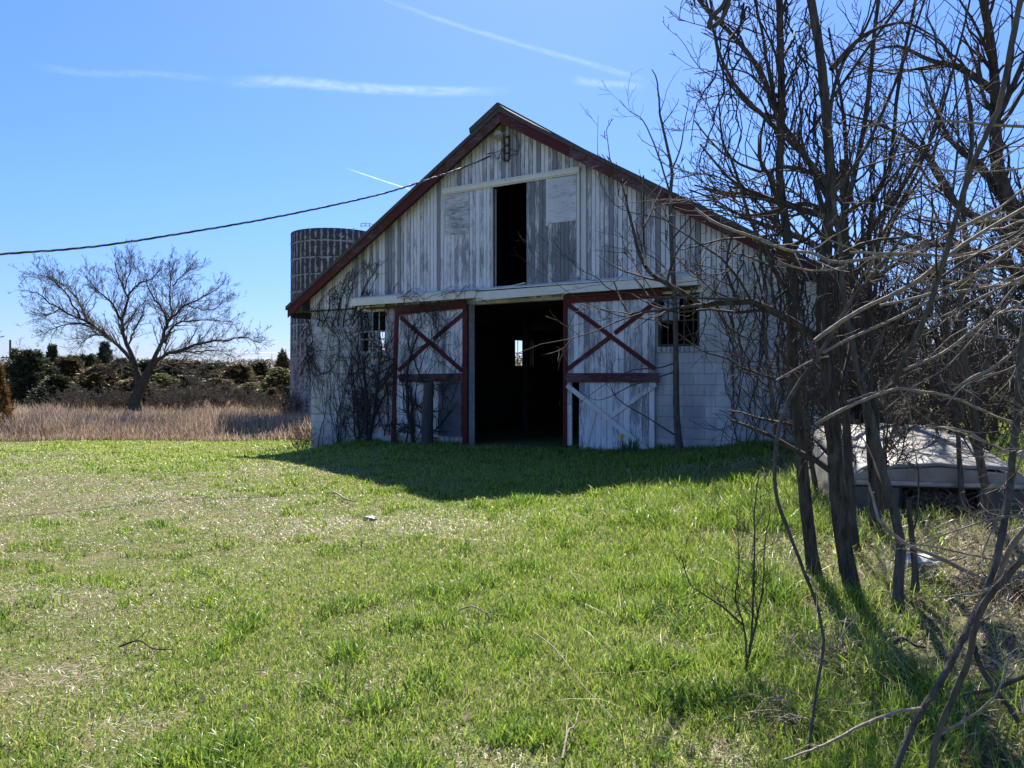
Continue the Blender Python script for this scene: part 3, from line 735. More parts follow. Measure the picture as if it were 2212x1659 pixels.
# ================================================================== CONTRAILS (thin ribbons of cirrus far up)
def contrail_mat(name, dens, edge=1.0):
    m = bpy.data.materials.new(name); m.use_nodes = True
    t = m.node_tree; n = t.nodes; l = t.links; n.clear()
    out = n.new('ShaderNodeOutputMaterial'); uv = n.new('ShaderNodeUVMap').outputs[0]
    sp = n.new('ShaderNodeSeparateXYZ'); l.new(uv, sp.inputs[0])
    x = sp.outputs[0]; y = sp.outputs[1]
    cy = math_(n, l, 'MULTIPLY', math_(n, l, 'MULTIPLY', y, math_(n, l, 'SUBTRACT', 1.0, y)), 4.0)
    cx = math_(n, l, 'MULTIPLY', math_(n, l, 'MULTIPLY', x, math_(n, l, 'SUBTRACT', 1.0, x)), 4.0)
    cx = math_(n, l, 'MINIMUM', math_(n, l, 'MULTIPLY', cx, 1.6), 1.0)
    f = noise_tex(n, l, mapping(n, l, uv, (9, 1.2, 1)), 1.6, 6, .65, .6)
    f = ramp(n, l, f, [(.3, 0.12), (.7, 1)]).outputs[0]
    a = math_(n, l, 'MULTIPLY', math_(n, l, 'MULTIPLY', math_(n, l, 'POWER', cy, 1.8 * edge), math_(n, l, 'POWER', cx, 1.2)), f)
    a = math_(n, l, 'MULTIPLY', a, dens, True)
    tr = n.new('ShaderNodeBsdfTransparent'); tl = n.new('ShaderNodeBsdfTranslucent'); tl.inputs[0].default_value = (.75, .8, .88, 1)
    mx = n.new('ShaderNodeMixShader'); l.new(a, mx.inputs[0]); l.new(tr.outputs[0], mx.inputs[1]); l.new(tl.outputs[0], mx.inputs[2]); l.new(mx.outputs[0], out.inputs[0])
    return m
def contrail(label, pts, wid, dens, edge=1.0, Y=6000.0):
    P = smooth_path([at(x, y, Y) for x, y in pts], 8); V = []; UV = []
    n = len(P)
    for i in range(n):
        t = P[min(i + 1, n - 1)] - P[max(i - 1, 0)]; t /= np.linalg.norm(t); q = np.cross(t, [0, .6, .8]); q = q / np.linalg.norm(q)
        w = (wid[0] + (wid[1] - wid[0]) * i / (n - 1)) / FPX * Y / 2
        for k, e in enumerate((-1, 1)): V.append(P[i] + np.array([q[0], 0, q[2]]) * w * e); UV.append((i / (n - 1), k))
    me = bpy.data.meshes.new('contrail'); me.from_pydata([tuple(v) for v in V], [], [(2 * i, 2 * i + 2, 2 * i + 3, 2 * i + 1) for i in range(n - 1)]); me.update()
    u = me.uv_layers.new(name='UVMap')
    for p in me.polygons:
        for li, vi in zip(p.loop_indices, p.vertices): u.data[li].uv = UV[vi]
    me.materials.append(contrail_mat('cirrus', dens, edge))
    o = bpy.data.objects.new('contrail', me); COL.objects.link(o); o.visible_shadow = True
    tag(o, label, 'contrail', 'vapour trails high in the blue sky')
contrail('wide wispy white streak left of and above the barn peak', [(470, 178), (620, 176), (760, 188), (900, 196), (1120, 197)], (60, 44), .19)
contrail('long faint vapour trail slanting down from the top centre', [(780, -20), (960, 45), (1140, 100), (1280, 140), (1420, 182)], (22, 34), .11, 1.2)
contrail('short bright vapour trail just above the cable left of the roof', [(744, 362), (800, 381), (860, 401), (935, 424)], (4, 6), .6, .5)
contrail('small faint patch of cirrus right of the long slanting trail', [(1230, 172), (1300, 180), (1400, 188)], (44, 34), .13)
contrail('very faint streak high at the far left of the sky', [(60, 140), (190, 158), (330, 160), (500, 176)], (40, 34), .06)

# ================================================================== GRASS
def inside_barn(X, Y, m=.0):
    s = (X - LX) * UX + (Y - LY) * UY; v = (X - LX) * NX + (Y - LY) * NY
    return (s > -m) & (s < BW + m) & (v > -m) & (v < BD + m)
def blades(name, X, Y, h, w, lean, mat, rnd, curl=.5, head=None, base=0.0):
    n = len(X); Z = hgt(X, Y) + (vnoise(X, Y, .9, 3) - .5) * .05 + base - .01
    a = RNG.uniform(0, 2 * np.pi, n); b = RNG.uniform(0, 2 * np.pi, n)
    wx, wy = np.cos(a) * w / 2, np.sin(a) * w / 2
    lx, ly = np.cos(b) * lean, np.sin(b) * lean
    V = np.empty((n, 7, 3))
    for k, (t, ww) in enumerate(((0, 1.0), (.45, .85), (.8, .5))):
        off = t ** (1 + curl) ; hz = t * (1 - .35 * t * np.clip(np.abs(lean) / (h + 1e-6), 0, 1.6))
        for q, sgn in ((0, -1), (1, 1)):
            V[:, 2 * k + q, 0] = X + lx * off + sgn * wx * ww
            V[:, 2 * k + q, 1] = Y + ly * off + sgn * wy * ww
            V[:, 2 * k + q, 2] = Z + h * hz
    V[:, 6, 0] = X + lx * 1.05; V[:, 6, 1] = Y + ly * 1.05; V[:, 6, 2] = Z + h * (1 - .35 * np.clip(np.abs(lean) / (h + 1e-6), 0, 1.6)) * .99
    base_i = np.arange(n)[:, None] * 7
    T = np.array([[0, 1, 3], [0, 3, 2], [2, 3, 5], [2, 5, 4], [4, 5, 6]])
    F = (base_i[:, :, None] + T[None]).reshape(-1, 3)
    return raw_mesh(name, V.reshape(-1, 3), F, mat, rnd=np.repeat(rnd, 5))
def scatter(n, z0, z1, p, margin=.72):
    """points over the view's ground wedge (and some way to its sides), denser near"""
    u = RNG.random(n); q = 2 - p
    Y = (z0 ** q + u * (z1 ** q - z0 ** q)) ** (1 / q)
    X = RNG.uniform(-1, 1, n) * (margin * Y + 1.0)
    return X, Y
def lawnmask(X, Y):
    edge = 24.6 + 1.0 * (vnoise(X, X * 0, .35, 8) - .5)
    s = (X - LX) * UX + (Y - LY) * UY; v = (X - LX) * NX + (Y - LY) * NY
    door = (s > dL - .1) & (s < dR - .2) & (v > -.25 - 1.3 * vnoise(X, Y, 1.6, 44) * RNG.random(len(X)))
    a = R(-13); u = (X - 4.08) * math.cos(a) + (Y - 7.35) * math.sin(a); w = -(X - 4.08) * math.sin(a) + (Y - 7.35) * math.cos(a)
    shell = (np.abs(u) < .95) & (w > -.28) & (w < 2.6)
    return ((Y < edge) | (X > 3)) & ~inside_barn(X, Y, .02) & ~door & ~shell
GN, SN = 820000, 680000
WORN = [(-2.55, 4.0, .30, .9), (-2.6, 3.35, .28, .8), (-1.75, 3.45, .22, .7), (-.1, 3.15, .3, .6), (-3.5, 9.2, 1.6, .55), (-5.5, 10.5, 1.8, .6), (-2.0, 8.4, 1.1, .5), (-7.5, 11.5, 1.8, .5), (-3.2, 5.4, .5, .5), (-1.0, 5.1, .4, .4), (-.6, 3.9, .35, .5), (-4.2, 15.5, 2.2, .35), (-9, 16, 2.5, .4), (-1.9, 2.9, .3, .6), (.75, 3.1, .35, .6), (1.2, 4.6, .4, .35), (-4.5, 7.2, .6, .5)]
def worn(X, Y):
    q = np.zeros(len(X))
    for a, b, r, k in WORN: q = np.maximum(q, k * np.exp(-(((X - a) / (1.35 * r)) ** 2 + ((Y - b) / r) ** 2)))
    return np.clip(q * (.5 + 1.6 * vnoise(X, Y, 4.2, 31)), 0, 1)
X, Y = scatter(GN, 2.4, 27, 1.45)
patch = .55 * vnoise(X, Y, .55, 1) + .30 * vnoise(X, Y, 1.9, 2) + .25 * vnoise(X, Y, 5.5, 4)
lush = np.clip(.42 + .30 * (X + 1.2) / 2.0, 0, .9) * (Y < 13) + (Y >= 13) * (.22 + .25 * np.clip((X + 4) / 4, 0, 1))
s_, v_ = (X - LX) * UX + (Y - LY) * UY, (X - LX) * NX + (Y - LY) * NY
nearb = np.clip(1 - np.abs(v_ + .0) / 3.5, 0, 1) * (s_ > -1) * (s_ < BW + 3)
lush = np.maximum(lush, nearb * .9)
thick = np.clip((X - .9) / 1.5, 0, 1) * (Y < 12)                      # long grass under the saplings on the right
keep = lawnmask(X, Y) & (RNG.random(len(X)) < np.clip((patch - .36) * 1.7 + lush * .55 + .20, .16, 1) * (1 - .93 * worn(X, Y))) & ~((thick > .5) & (patch < .66) & (RNG.random(len(X)) < .85)) & ~((X > .55 * Y + .1) & (Y < 7.5) & (RNG.random(len(X)) < .7)) & ~((X > 1.5) & (Y < 5) & (RNG.random(len(X)) < .6))
X, Y, patch, lush, thick, nearb = (q[keep] for q in (X, Y, patch, lush, thick, nearb))
tuft = np.clip((vnoise(X, Y, 4.1, 6) - .62) * 5, 0, 1)
h = (.034 + .045 * lush + .04 * tuft + .09 * thick + .05 * nearb) * RNG.uniform(.55, 1.35, len(X))
far = np.clip((Y - 10) / 12, 0, 1)
w = np.maximum(.0056, .00095 * Y) * RNG.uniform(.7, 1.3, len(X)) * (1 + .5 * tuft)
rnd = np.clip(RNG.normal(.56, .25, len(X)) + .2 * far - .25 * nearb + .18 * (1 - lush) * (vnoise(X, Y, .8, 9) - .2) - .1 * tuft, 0, 1)
lean = h * RNG.uniform(.1, 1.0, len(X))
g = blades('grass', X, Y, h, w, lean, M['grass'], rnd); tag(g, kind='stuff')
# dead thatch between the green
X, Y = scatter(SN, 2.4, 27, 1.45)
patch = .55 * vnoise(X, Y, .55, 1) + .30 * vnoise(X, Y, 1.9, 2) + .25 * vnoise(X, Y, 5.5, 4)
keep = lawnmask(X, Y) & (RNG.random(len(X)) < np.clip(1.0 - (patch - .15) * 1.6 + 1.5 * worn(X, Y), .18, 1))
X, Y = X[keep], Y[keep]
h = RNG.uniform(.012, .048, len(X)) + .03 * np.clip((X - 1.2) / 1.5, 0, 1) * (Y < 12); lean = RNG.uniform(.03, .10, len(X))
g = blades('dead_grass', X, Y, h, np.maximum(.0044, .0009 * Y) * RNG.uniform(.7, 1.2, len(X)), lean, M['straw'], np.clip(RNG.normal(.5, .28, len(X)), 0, 1)); tag(g, kind='stuff')
# long dead stalks on the right
n = 34000; X = RNG.uniform(.5, 7.5, n); Y = RNG.uniform(2.4, 11, n); k = (RNG.random(n) < np.clip((X - .7) / 2, .1, 1) * np.clip(vnoise(X, Y, 1.2, 12) * 1.9 - .45, 0, 1)); X, Y = X[k], Y[k]
g = blades('dead_stalks', X, Y, RNG.uniform(.08, .32, len(X)), np.full(len(X), .004), RNG.uniform(.1, .45, len(X)), M['straw'], np.clip(RNG.normal(.4, .25, len(X)), 0, 1), .2); tag(g, kind='stuff')
# brush ground on the right background
n = 40000; X = RNG.uniform(7, 40, n); Y = RNG.uniform(9, 46, n); k = ~inside_barn(X, Y, .05) & (np.abs(X) < Y * .8 + 1); X, Y = X[k], Y[k]
g = blades('grass_verge', X, Y, RNG.uniform(.05, .22, len(X)), np.full(len(X), .02), RNG.uniform(.02, .15, len(X)), M['grass'], np.clip(RNG.normal(.6, .25, len(X)), 0, 1)); tag(g, kind='stuff')
# leaf litter and crumbs of dead stem
n = 60000; X, Y = scatter(n, 2.4, 16, 1.3); k = (RNG.random(n) < np.where(X > .8, np.clip((X - .8) / 1.2, 0, 1) * .9 + .03, .012)) & lawnmask(X, Y); X, Y = X[k], Y[k]; n = len(X)
a = RNG.uniform(0, 6.28, n); sz = RNG.uniform(.008, .026, n); Z = hgt(X, Y) + (vnoise(X, Y, .9, 3) - .5) * .05 + RNG.uniform(.004, .04, n)
ca, sa = np.cos(a) * sz, np.sin(a) * sz; t1 = RNG.normal(0, .5, n) * sz; t2 = RNG.normal(0, .5, n) * sz; wd = RNG.uniform(.25, .7, n)
V = np.stack([np.stack([X - ca, Y - sa, Z - t1], -1), np.stack([X - sa * wd, Y + ca * wd, Z + t2], -1), np.stack([X + ca, Y + sa, Z + t1], -1), np.stack([X + sa * wd, Y - ca * wd, Z + t2 * .3], -1)], 1).reshape(-1, 3)
tag(raw_mesh('leaf_litter', V, np.arange(len(V)).reshape(-1, 4), M['leaf_brown'], rnd=RNG.random(n)), kind='stuff')
# dry meadow
n = 150000; Y = 24.3 + RNG.random(n) ** 1.5 * 24; X = RNG.uniform(-1, 1, n) * (.74 * Y + 4) - 2
edge = 24.6 + 1.0 * (vnoise(X, X * 0, .35, 8) - .5)
k = (Y > edge - RNG.random(n) * .5) & (X < 4) & ~inside_barn(X, Y, .3) & ((X - SX) ** 2 + (Y - SY) ** 2 > (SR + .1) ** 2); X, Y = X[k], Y[k]
hh = (.32 + .50 * vnoise(X, Y, .35, 5) + .25 * vnoise(X, Y, 1.3, 7)) * np.clip((Y - 24) / 2.0, .35, 1) * RNG.uniform(.5, 1.25, len(X)) * .95
g = blades('meadow', X, Y, hh, np.full(len(X), .022), hh * RNG.uniform(.1, .55, len(X)), M['meadow'], np.clip(RNG.normal(.48, .25, len(X)) + .25 * (vnoise(X, Y, .3, 15) - .5), 0, 1), .3); tag(g, kind='stuff')

# ================================================================== PLANTS: helpers
def ground_at(px, Y):
    X = (px - CX) / FPX * Y; return X, Y, H1(X, Y)
def tree(name, label, cat, group, base, trunks, twigs, bark, twigmat):
    """base: world point; trunks / twigs: Tubes in world coordinates"""
    r = empty(name, tuple(base)); tag(r, label, cat, group)
    trunks.build('trunk', bark, r, base)
    if twigs.p: twigs.build('crown', twigmat, r, base)
    return r

# ------------------------------------------------ the wide bare tree in the meadow
Yt = 32.0; base = np.array(ground_at(290, Yt))
T = Tubes(); C = Tubes()
def cc(x, y): return (x * .31, 493.7 + y * .31)
limbs = [([(935, 1260), (945, 1180), (975, 1100), (955, 1030), (945, 950)], .30, .17), ([(975, 1110), (1030, 1010), (1070, 920)], .24, .16),
 ([(945, 950), (850, 840), (740, 740), (620, 660), (480, 590), (350, 520), (260, 450), (150, 430)],   .12, .014),
 ([(620, 660), (575, 560), (520, 470), (430, 390), (350, 330)], .07, .012), ([(740, 745), (640, 745), (580, 790), (540, 850)], .05, .012), ([(660, 700), (540, 660), (400, 690), (300, 740)], .06, .012),
 ([(945, 950), (870, 760), (850, 640), (885, 480), (830, 350), (800, 240)], .13, .015), ([(850, 640), (780, 520), (680, 430), (600, 330)], .07, .012), ([(885, 480), (960, 390), (1060, 350), (1110, 290)], .06, .012), ([(900, 800), (940, 700), (1000, 580), (1010, 470)], .05, .01), ([(870, 420), (900, 320), (930, 230)], .04, .01),
 ([(1070, 920), (1130, 780), (1160, 650), (1130, 560), (1040, 430), (1010, 330)], .12, .015), ([(1160, 650), (1220, 600), (1300, 530), (1450, 460), (1570, 370)], .08, .012), ([(1200, 610), (1185, 480), (1190, 350), (1200, 220)], .06, .012), ([(1200, 400), (1280, 310), (1350, 230)], .04, .01),
 ([(1150, 800), (1210, 680), (1330, 640), (1480, 640), (1620, 650)], .07, .012), ([(1050, 980), (1130, 890), (1250, 850), (1400, 800), (1560, 780), (1700, 760), (1790, 790)], .12, .015), ([(1250, 850), (1380, 860), (1500, 850), (1640, 900)], .06, .012),
 ([(1060, 1000), (1180, 950), (1300, 940), (1420, 980), (1540, 1010)], .08, .012), ([(1130, 950), (1280, 1000), (1360, 1060), (1480, 1150)], .05, .012), ([(960, 1000), (860, 960), (760, 990)], .05, .012), ([(1300, 530), (1380, 560), (1500, 560), (1590, 470)], .04, .01), ([(430, 560), (330, 600), (250, 560)], .04, .01), ([(560, 620), (450, 440), (330, 340), (230, 320)], .05, .01)]
for i, (pts, r0, r1) in enumerate(limbs):
    dz = 0 if i < 2 else random.uniform(-2.6, 2.6)
    P = px_path([cc(*p) + (Yt + dz * (k / (len(pts) - 1)) ** .8,) for k, p in enumerate(pts)], Yt, sub=4, wob=.02)
    rad = taper(P, r0 * (.8 if i > 1 else 1), r1 * .8, .8); T.add(P, rad, 7)
    if i >= 2:
        ln = np.linalg.norm(P[-1] - P[0])
        sprout(C, P, rad, int(12 + ln * 8.5), 1.45, 2, .12, (22, 50), .16, .17, .40, 5, (5, .55), .0042, 3)
tree('bare_tree', 'wide spreading leafless tree with a forked dark trunk standing in the dry meadow', 'tree', None, base, T, C, M['bark'], M['twig_far'])

# generic bare tree ------------------------------------------------------------
def bare(Tt, C, base, height, spread, n_main, r0, dens=1.0, lvl=2, lean=0.0, rmin=.004, up=.2):
    base = np.asarray(base, float); top = base + np.array([lean, random.uniform(-.4, .4), height * random.uniform(.7, .85)])
    P = [base]; k = 6
    for i in range(1, k + 1):
        t = i / k; P.append(base * (1 - t) + top * t + RNG.normal(0, .05 * height * .25, 3) * np.array([1, 1, .2]))
    P = smooth_path(P, 3); rad = taper(P, r0, r0 * .2, .8); Tt.add(P, rad, 7)
    for i in range(n_main):
        t = .22 + .7 * i / n_main + random.uniform(-.03, .03); f = t * (len(P) - 1); p = P[int(f)]; rr_ = rad[int(f)]
        a = random.uniform(0, 2 * math.pi); d = np.array([math.cos(a), math.sin(a), random.uniform(.35, 1.1)]); d /= np.linalg.norm(d)
        ln = spread * random.uniform(.6, 1.1) * (1.1 - .5 * t); Q = [p]
        for j in range(6):
            d = d + RNG.normal(0, .16, 3) + np.array([0, 0, .08]); d /= np.linalg.norm(d); Q.append(Q[-1] + d * ln / 6)
        Q = np.array(Q); rq = taper(Q, rr_ * .6, rmin * 1.5); Tt.add(Q, rq, 5)
        sprout(C, Q, rq, int(9 * dens), ln * .42, lvl - 1, .1, (25, 60), up, .2, .5, 5, (5, .5), rmin, 3)
    sprout(C, P, rad, int(14 * dens), spread * .5, lvl - 1, .3, (25, 60), up, .2, .35, 5, (5, .5), rmin, 3)

# ------------------------------------------------ evergreens and shrubs behind the meadow
def spray_mesh(n, hgt_, rad_, fs, kind):
    """leaf-size faces through a crown: 'cone' or 'dome'"""
    V = []; c = []
    # boughs: each a tapering tuft pointing out and up
    nb = int(n / 26)
    for b in range(nb):
        t = RNG.random() ** .8
        if kind == 'cone': rr_ = rad_ * (1 - t) ** .8 * RNG.uniform(.45, 1.35) + .02
        else: rr_ = rad_ * (1 - t ** 1.6) ** .6 * RNG.uniform(.4, 1.2)
        a = RNG.uniform(0, 2 * np.pi); tip = np.array([math.cos(a) * rr_, math.sin(a) * rr_, hgt_ * (.04 + .96 * t) * RNG.uniform(.93, 1.07) + rr_ * .2])
        root = np.array([tip[0] * .45, tip[1] * .45, tip[2] - rr_ * .35]); cb = RNG.uniform(0, 1)
        for k in range(26):
            q = RNG.random() ** .7; p = root * (1 - q) + tip * q + RNG.normal(0, .09 * (1.15 - q) + .015, 3) * rad_ * .8
            u = tip - root; u /= np.linalg.norm(u) + 1e-9; u = u + RNG.normal(0, .5, 3); u /= np.linalg.norm(u); w_ = np.cross(u, RNG.normal(0, 1, 3)); w_ /= np.linalg.norm(w_) + 1e-9
            s = fs * RNG.uniform(.6, 1.5)
            V += [p - w_ * s * .28, p + u * s * .9, p + w_ * s * .28]; c.append(np.clip(cb * .6 + RNG.random() * .4, 0, 1))
    V = np.array(V); F = np.arange(len(V)).reshape(-1, 3); return V, F, np.array(c)
protos = {}
def evergreen(name, label, cat, group, px, Y, ytop, wpx, mat, kind, key, n=7000, ztrunk=True):
    X, _, z = ground_at(px, Y); H = EYE + (HY - ytop) / FPX * Y - z; rad_ = wpx / 2 / FPX * Y
    if key not in protos:
        V, F, c = spray_mesh(n, 1.0, .36, .045, kind); o = raw_mesh('crown', V, F, mat, rnd=c); protos[key] = o.data
        bpy.data.objects.remove(o)
        tb = Tubes(); P = smooth_path([(0, 0, -.02), (.01, 0, .3), (0, .01, .7), (0, 0, .95)], 3); tb.add(P, taper(P, .035, .006), 6)
        o = tb.build('trunk', M['bark']); protos[key + 't'] = o.data; bpy.data.objects.remove(o)
    r = empty(name, (X, Y, z), random.uniform(0, 6)); tag(r, label, cat, group)
    for nm, d in (('crown', protos[key]), ('trunk', protos[key + 't'])):
        o = bpy.data.objects.new(nm, d); COL.objects.link(o); o.parent = r; o.scale = (rad_ / .36, rad_ / .36, H)
    return r
GC = 'evergreens in a line behind the dry meadow'
ev = [  # x, Y, ytop, width, mat key, label
 (66, 40, 764, 95, 'cedar', 'broad dark green cedar at the left end of the evergreen line'),
 (113, 46, 753, 60, 'cedar', 'pointed dark cedar rising behind the dark one at the left'),
 (36, 47, 762, 70, 'cedar_brown', 'brownish cedar just right of the utility pole'),
 (150, 42, 778, 90, 'cedar_brown', 'bronze tinted cedar right of the pointed one'),
 (186, 47, 772, 80, 'cedar', 'broad dark cedar left of the bare tree'),
 (226, 50, 748, 66, 'cedar', 'tall cedar seen through the left limbs of the bare tree'),
 (215, 41, 796, 100, 'cedar_brown', 'low bronze evergreen beneath the left limbs of the bare tree'),
 (262, 46, 780, 80, 'cedar', 'dark evergreen just behind the bare tree trunk on its left'),
 (318, 50, 784, 90, 'cedar', 'dark evergreen just right of the bare tree trunk'),
 (345, 44, 812, 90, 'bush_green', 'olive green bush behind the fork of the bare tree'),
 (372, 52, 782, 90, 'cedar', 'dark rounded evergreen in the gap right of the fork'),
 (420, 54, 786, 90, 'cedar_brown', 'brown tinged evergreen under the right limbs of the bare tree'),
 (465, 52, 788, 100, 'cedar', 'dark evergreen under the outer right limbs'),
 (515, 50, 792, 90, 'cedar_brown', 'low brown evergreen halfway between tree and silo'),
 (560, 55, 787, 80, 'cedar', 'dark cedar second from the silo'),
 (611, 44, 765, 62, 'cedar_brown', 'bronze cedar with a thin spire beside the silo'),
 (588, 38, 842, 70, 'cedar_brown', 'small brown evergreen low in front of the silo side cedars'),
 (604, 40, 800, 74, 'bush_green', 'yellow green bush against the left side of the silo'),
 (-2, 27, 795, 50, 'cedar_rust', 'rust coloured cedar at the left edge of the lawn'),
 (-60, 44, 770, 120, 'cedar', 'dark evergreen outside the left edge'), (-150, 46, 765, 120, 'cedar_brown', 'brown evergreen further outside the left edge'),
 (540, 44, 830, 80, 'bush_green', 'low olive bush in the dip between tree and silo'), (295, 42, 820, 110, 'cedar_brown', 'low bronze evergreen straight behind the bare tree trunk'),
 (125, 38, 815, 80, 'cedar', 'low dark cedar at the edge of the meadow left of the tree'), (400, 46, 815, 110, 'cedar', 'low dark evergreen right of the olive bush'), (470, 45, 822, 100, 'cedar_brown', 'low bronze evergreen under the drooping limbs'),
 (745, 60, 790, 120, 'cedar', 'dark evergreen hidden behind the silo'), ]
for i, (px, Y, yt, wp, mk, lb) in enumerate(ev):
    kind = 'dome' if mk == 'bush_green' or wp >= 78 else 'cone'; wp *= 1.5 if kind == 'dome' else 1.15
    evergreen('cedar_tree' if mk != 'bush_green' else 'green_bush', lb, 'tree' if mk != 'bush_green' else 'bush', GC, px, Y, yt, wp, M[mk], kind, mk + kind + str(i % 2), 9000)
n = 70000; X = RNG.uniform(-46, 6, n); Y = RNG.uniform(56, 66, n); zz = RNG.random(n) * (2.3 + 1.5 * vnoise(X, X * 0, .22, 21) + .5 * vnoise(X, X * 0, .9, 22)) * 1.0
u = RNG.normal(0, 1, (n, 3)); u /= np.linalg.norm(u, axis=1)[:, None]; w_ = RNG.normal(0, 1, (n, 3)); w_ /= np.linalg.norm(w_, axis=1)[:, None]
P0 = np.stack([X, Y, hgt(X, Y) + zz], -1); V = np.stack([P0 - w_ * .05, P0 + u * .24, P0 + w_ * .05], 1).reshape(-1, 3)
tag(raw_mesh('distant_wood', V, np.arange(len(V)).reshape(-1, 3), M['cedar_brown'], rnd=np.clip(vnoise(X, Y, .3, 5) * .8 + RNG.random(n) * .3 - .2, 0, 1)), kind='stuff')
# rust coloured spray reaching in at the left edge
T = Tubes(); C = Tubes(); Y = 22; P = px_path([(-60, 745), (-25, 735), (5, 727), (26, 733)], Y); T.add(P, taper(P, .03, .006), 5)
V, F, c = spray_mesh(1300, 1.0, .36, .10, 'dome'); o = raw_mesh('hanging_spray', V * np.array([.75, .6, .30]) + at(0, 728, Y) - np.array([0.25, 0, .03]), F, M['cedar_rust'], rnd=c)
tag(o, 'rust brown cedar spray poking into the frame at the left edge', 'foliage')
# leafless shrubs in front of and between the evergreens
GS = 'leafless shrubs along the back of the meadow'
sh = [(150, 36, 838, 'small grey leafless shrub at the left of the meadow'), (205, 34, 846, 'pale tangle of brush left of the bare tree foot'), (255, 35, 838, 'grey twiggy shrub touching the left of the bare tree trunk'),
      (350, 37, 836, 'dense dark twiggy shrub right of the bare tree trunk'), (410, 36, 826, 'widest leafless shrub under the drooping limbs'), (470, 37, 828, 'leafless shrub under the outermost limb'),
      (530, 38, 836, 'leafless shrub midway to the silo'), (585, 35, 846, 'pale arching brush left of the silo foot'), (618, 33, 842, 'low brush hugging the silo wall'), (90, 37, 850, 'low grey brush below the dark cedar'),
      (445, 60, 770, 'pale leafless tree top above the evergreens'), (560, 62, 772, 'faint far leafless tree left of the silo'), (50, 66, 745, 'faint leafless tree behind the utility pole'), (140, 66, 762, 'faint leafless tree between two cedars'), (640, 64, 770, 'faint leafless tree right beside the silo')]
for px, Y, yt, lb in sh:
    b = np.array(ground_at(px, Y)); H = EYE + (HY - yt) / FPX * Y - b[2]; T = Tubes(); C = Tubes()
    for q in range(3 if Y > 55 else 7):
        bb = b + np.array([RNG.normal(0, .35), RNG.normal(0, .3), 0]); bare(T, C, bb, H * random.uniform(.7, 1.15), H * (.75 if Y > 55 else .9), 6, .03 if Y < 50 else .07, .9, 2, RNG.normal(0, .5), .006, .1)
    tree('leafless_shrub', lb, 'shrub', GS, b, T, C, M['bark_mid'], M['twig_far'])
# utility pole and far wires
X, Y, z = ground_at(22, 95); r = empty('utility_pole', (X, Y, z)); tag(r, 'thin wooden utility pole with a crossarm far off at the left', 'utility pole')
hp = EYE + (HY - 734) / FPX * Y - z
MB().cyl((0, 0, -.2), (0, 0, hp), .15, .11, 8).build('pole', M['darkwood'], r)
MB().box(-1.1, 1.1, -.06, .06, hp - 2.3, hp - 2.12).build('crossarm', M['darkwood'], r)
for dx in (-.9, -.45, .45, .9): MB().cyl((dx, 0, hp - 2.12), (dx, 0, hp - 1.9), .05, .03, 6).build('insulator', M['ceramic'], r)
B = Tubes()
for (y0, y1, y2) in ((742, 758, 762), (758, 770, 774), (748, 789, 792)):
    P = smooth_path([at(22, y0, 95), at(240, y1, 130), at(600, y2, 200), at(1100, y2 + 5, 320)], 6); B.add(P, np.linspace(.018, .05, len(P)), 3)
tag(B.build('overhead_wires', M['cable_al']), 'faint overhead wires running right from the far utility pole', 'power wires')

# ================================================================== THE SAPLINGS AND THICKET ON THE RIGHT
GR = 'bare saplings crowding the right of the lawn'
def sapling(name, label, base_px, Y, stems, n_tw, L, bark='bark', twg='twig', lvl=2, rmin=.0028, group=GR, cat='tree', extra=None, droop=0.0, up=.15):
    b = at(base_px[0], base_px[1], Y); T = Tubes(); C = Tubes()
    for i, (pts, r0, r1, *oth) in enumerate(stems):
        Y1 = oth[0] if oth else Y; dens = oth[1] if len(oth) > 1 else 1.0
        P = px_path(pts, Y, Y1, 4, .0015)
        rad = taper(P, r0, r1, .75); rad = rad * RNG.uniform(.97, 1.04, len(rad)); rad[:4] *= np.array([1.35, 1.18, 1.08, 1.03])[:len(rad[:4])] if i == 0 else 1.0; T.add(P, rad, 9 if r0 > .03 else 6)
        Ls = np.linalg.norm(np.diff(P, axis=0), axis=1).sum()
        nn = int(n_tw * 1.12 * dens * Ls)
        if nn: sprout(C, P, rad, nn, L * 1.3, lvl - 1 + (r0 < .035 and Y < 12), .22 if i == 0 else .05, (25, 65), up, .20, .5, 5, (3, .6), rmin, 4, droop)
    return tree(name, label, cat, group, b, T, C, M[bark], M[twg])
Z7 = lambda x, y: (1426.4 + x * .3968, y * .3968)
Z5 = lambda x, y: (1645.8 + x * .26457, 493.7 + y * .26457)
Z6 = lambda x, y: (1645.8 + x * .26457, 822.9 + y * .26457)
Z8 = lambda x, y: (1481.2 + x * .33862, 1097.2 + y * .33862)
Z2 = lambda x, y: (1097.2 + x * .29762, 219.4 + y * .29762)
Z1 = lambda x, y: (1399 + x * .2645, 576 + y * .2645)
Z4 = lambda x, y: (1014.9 + x * .248, 603.5 + y * .248)

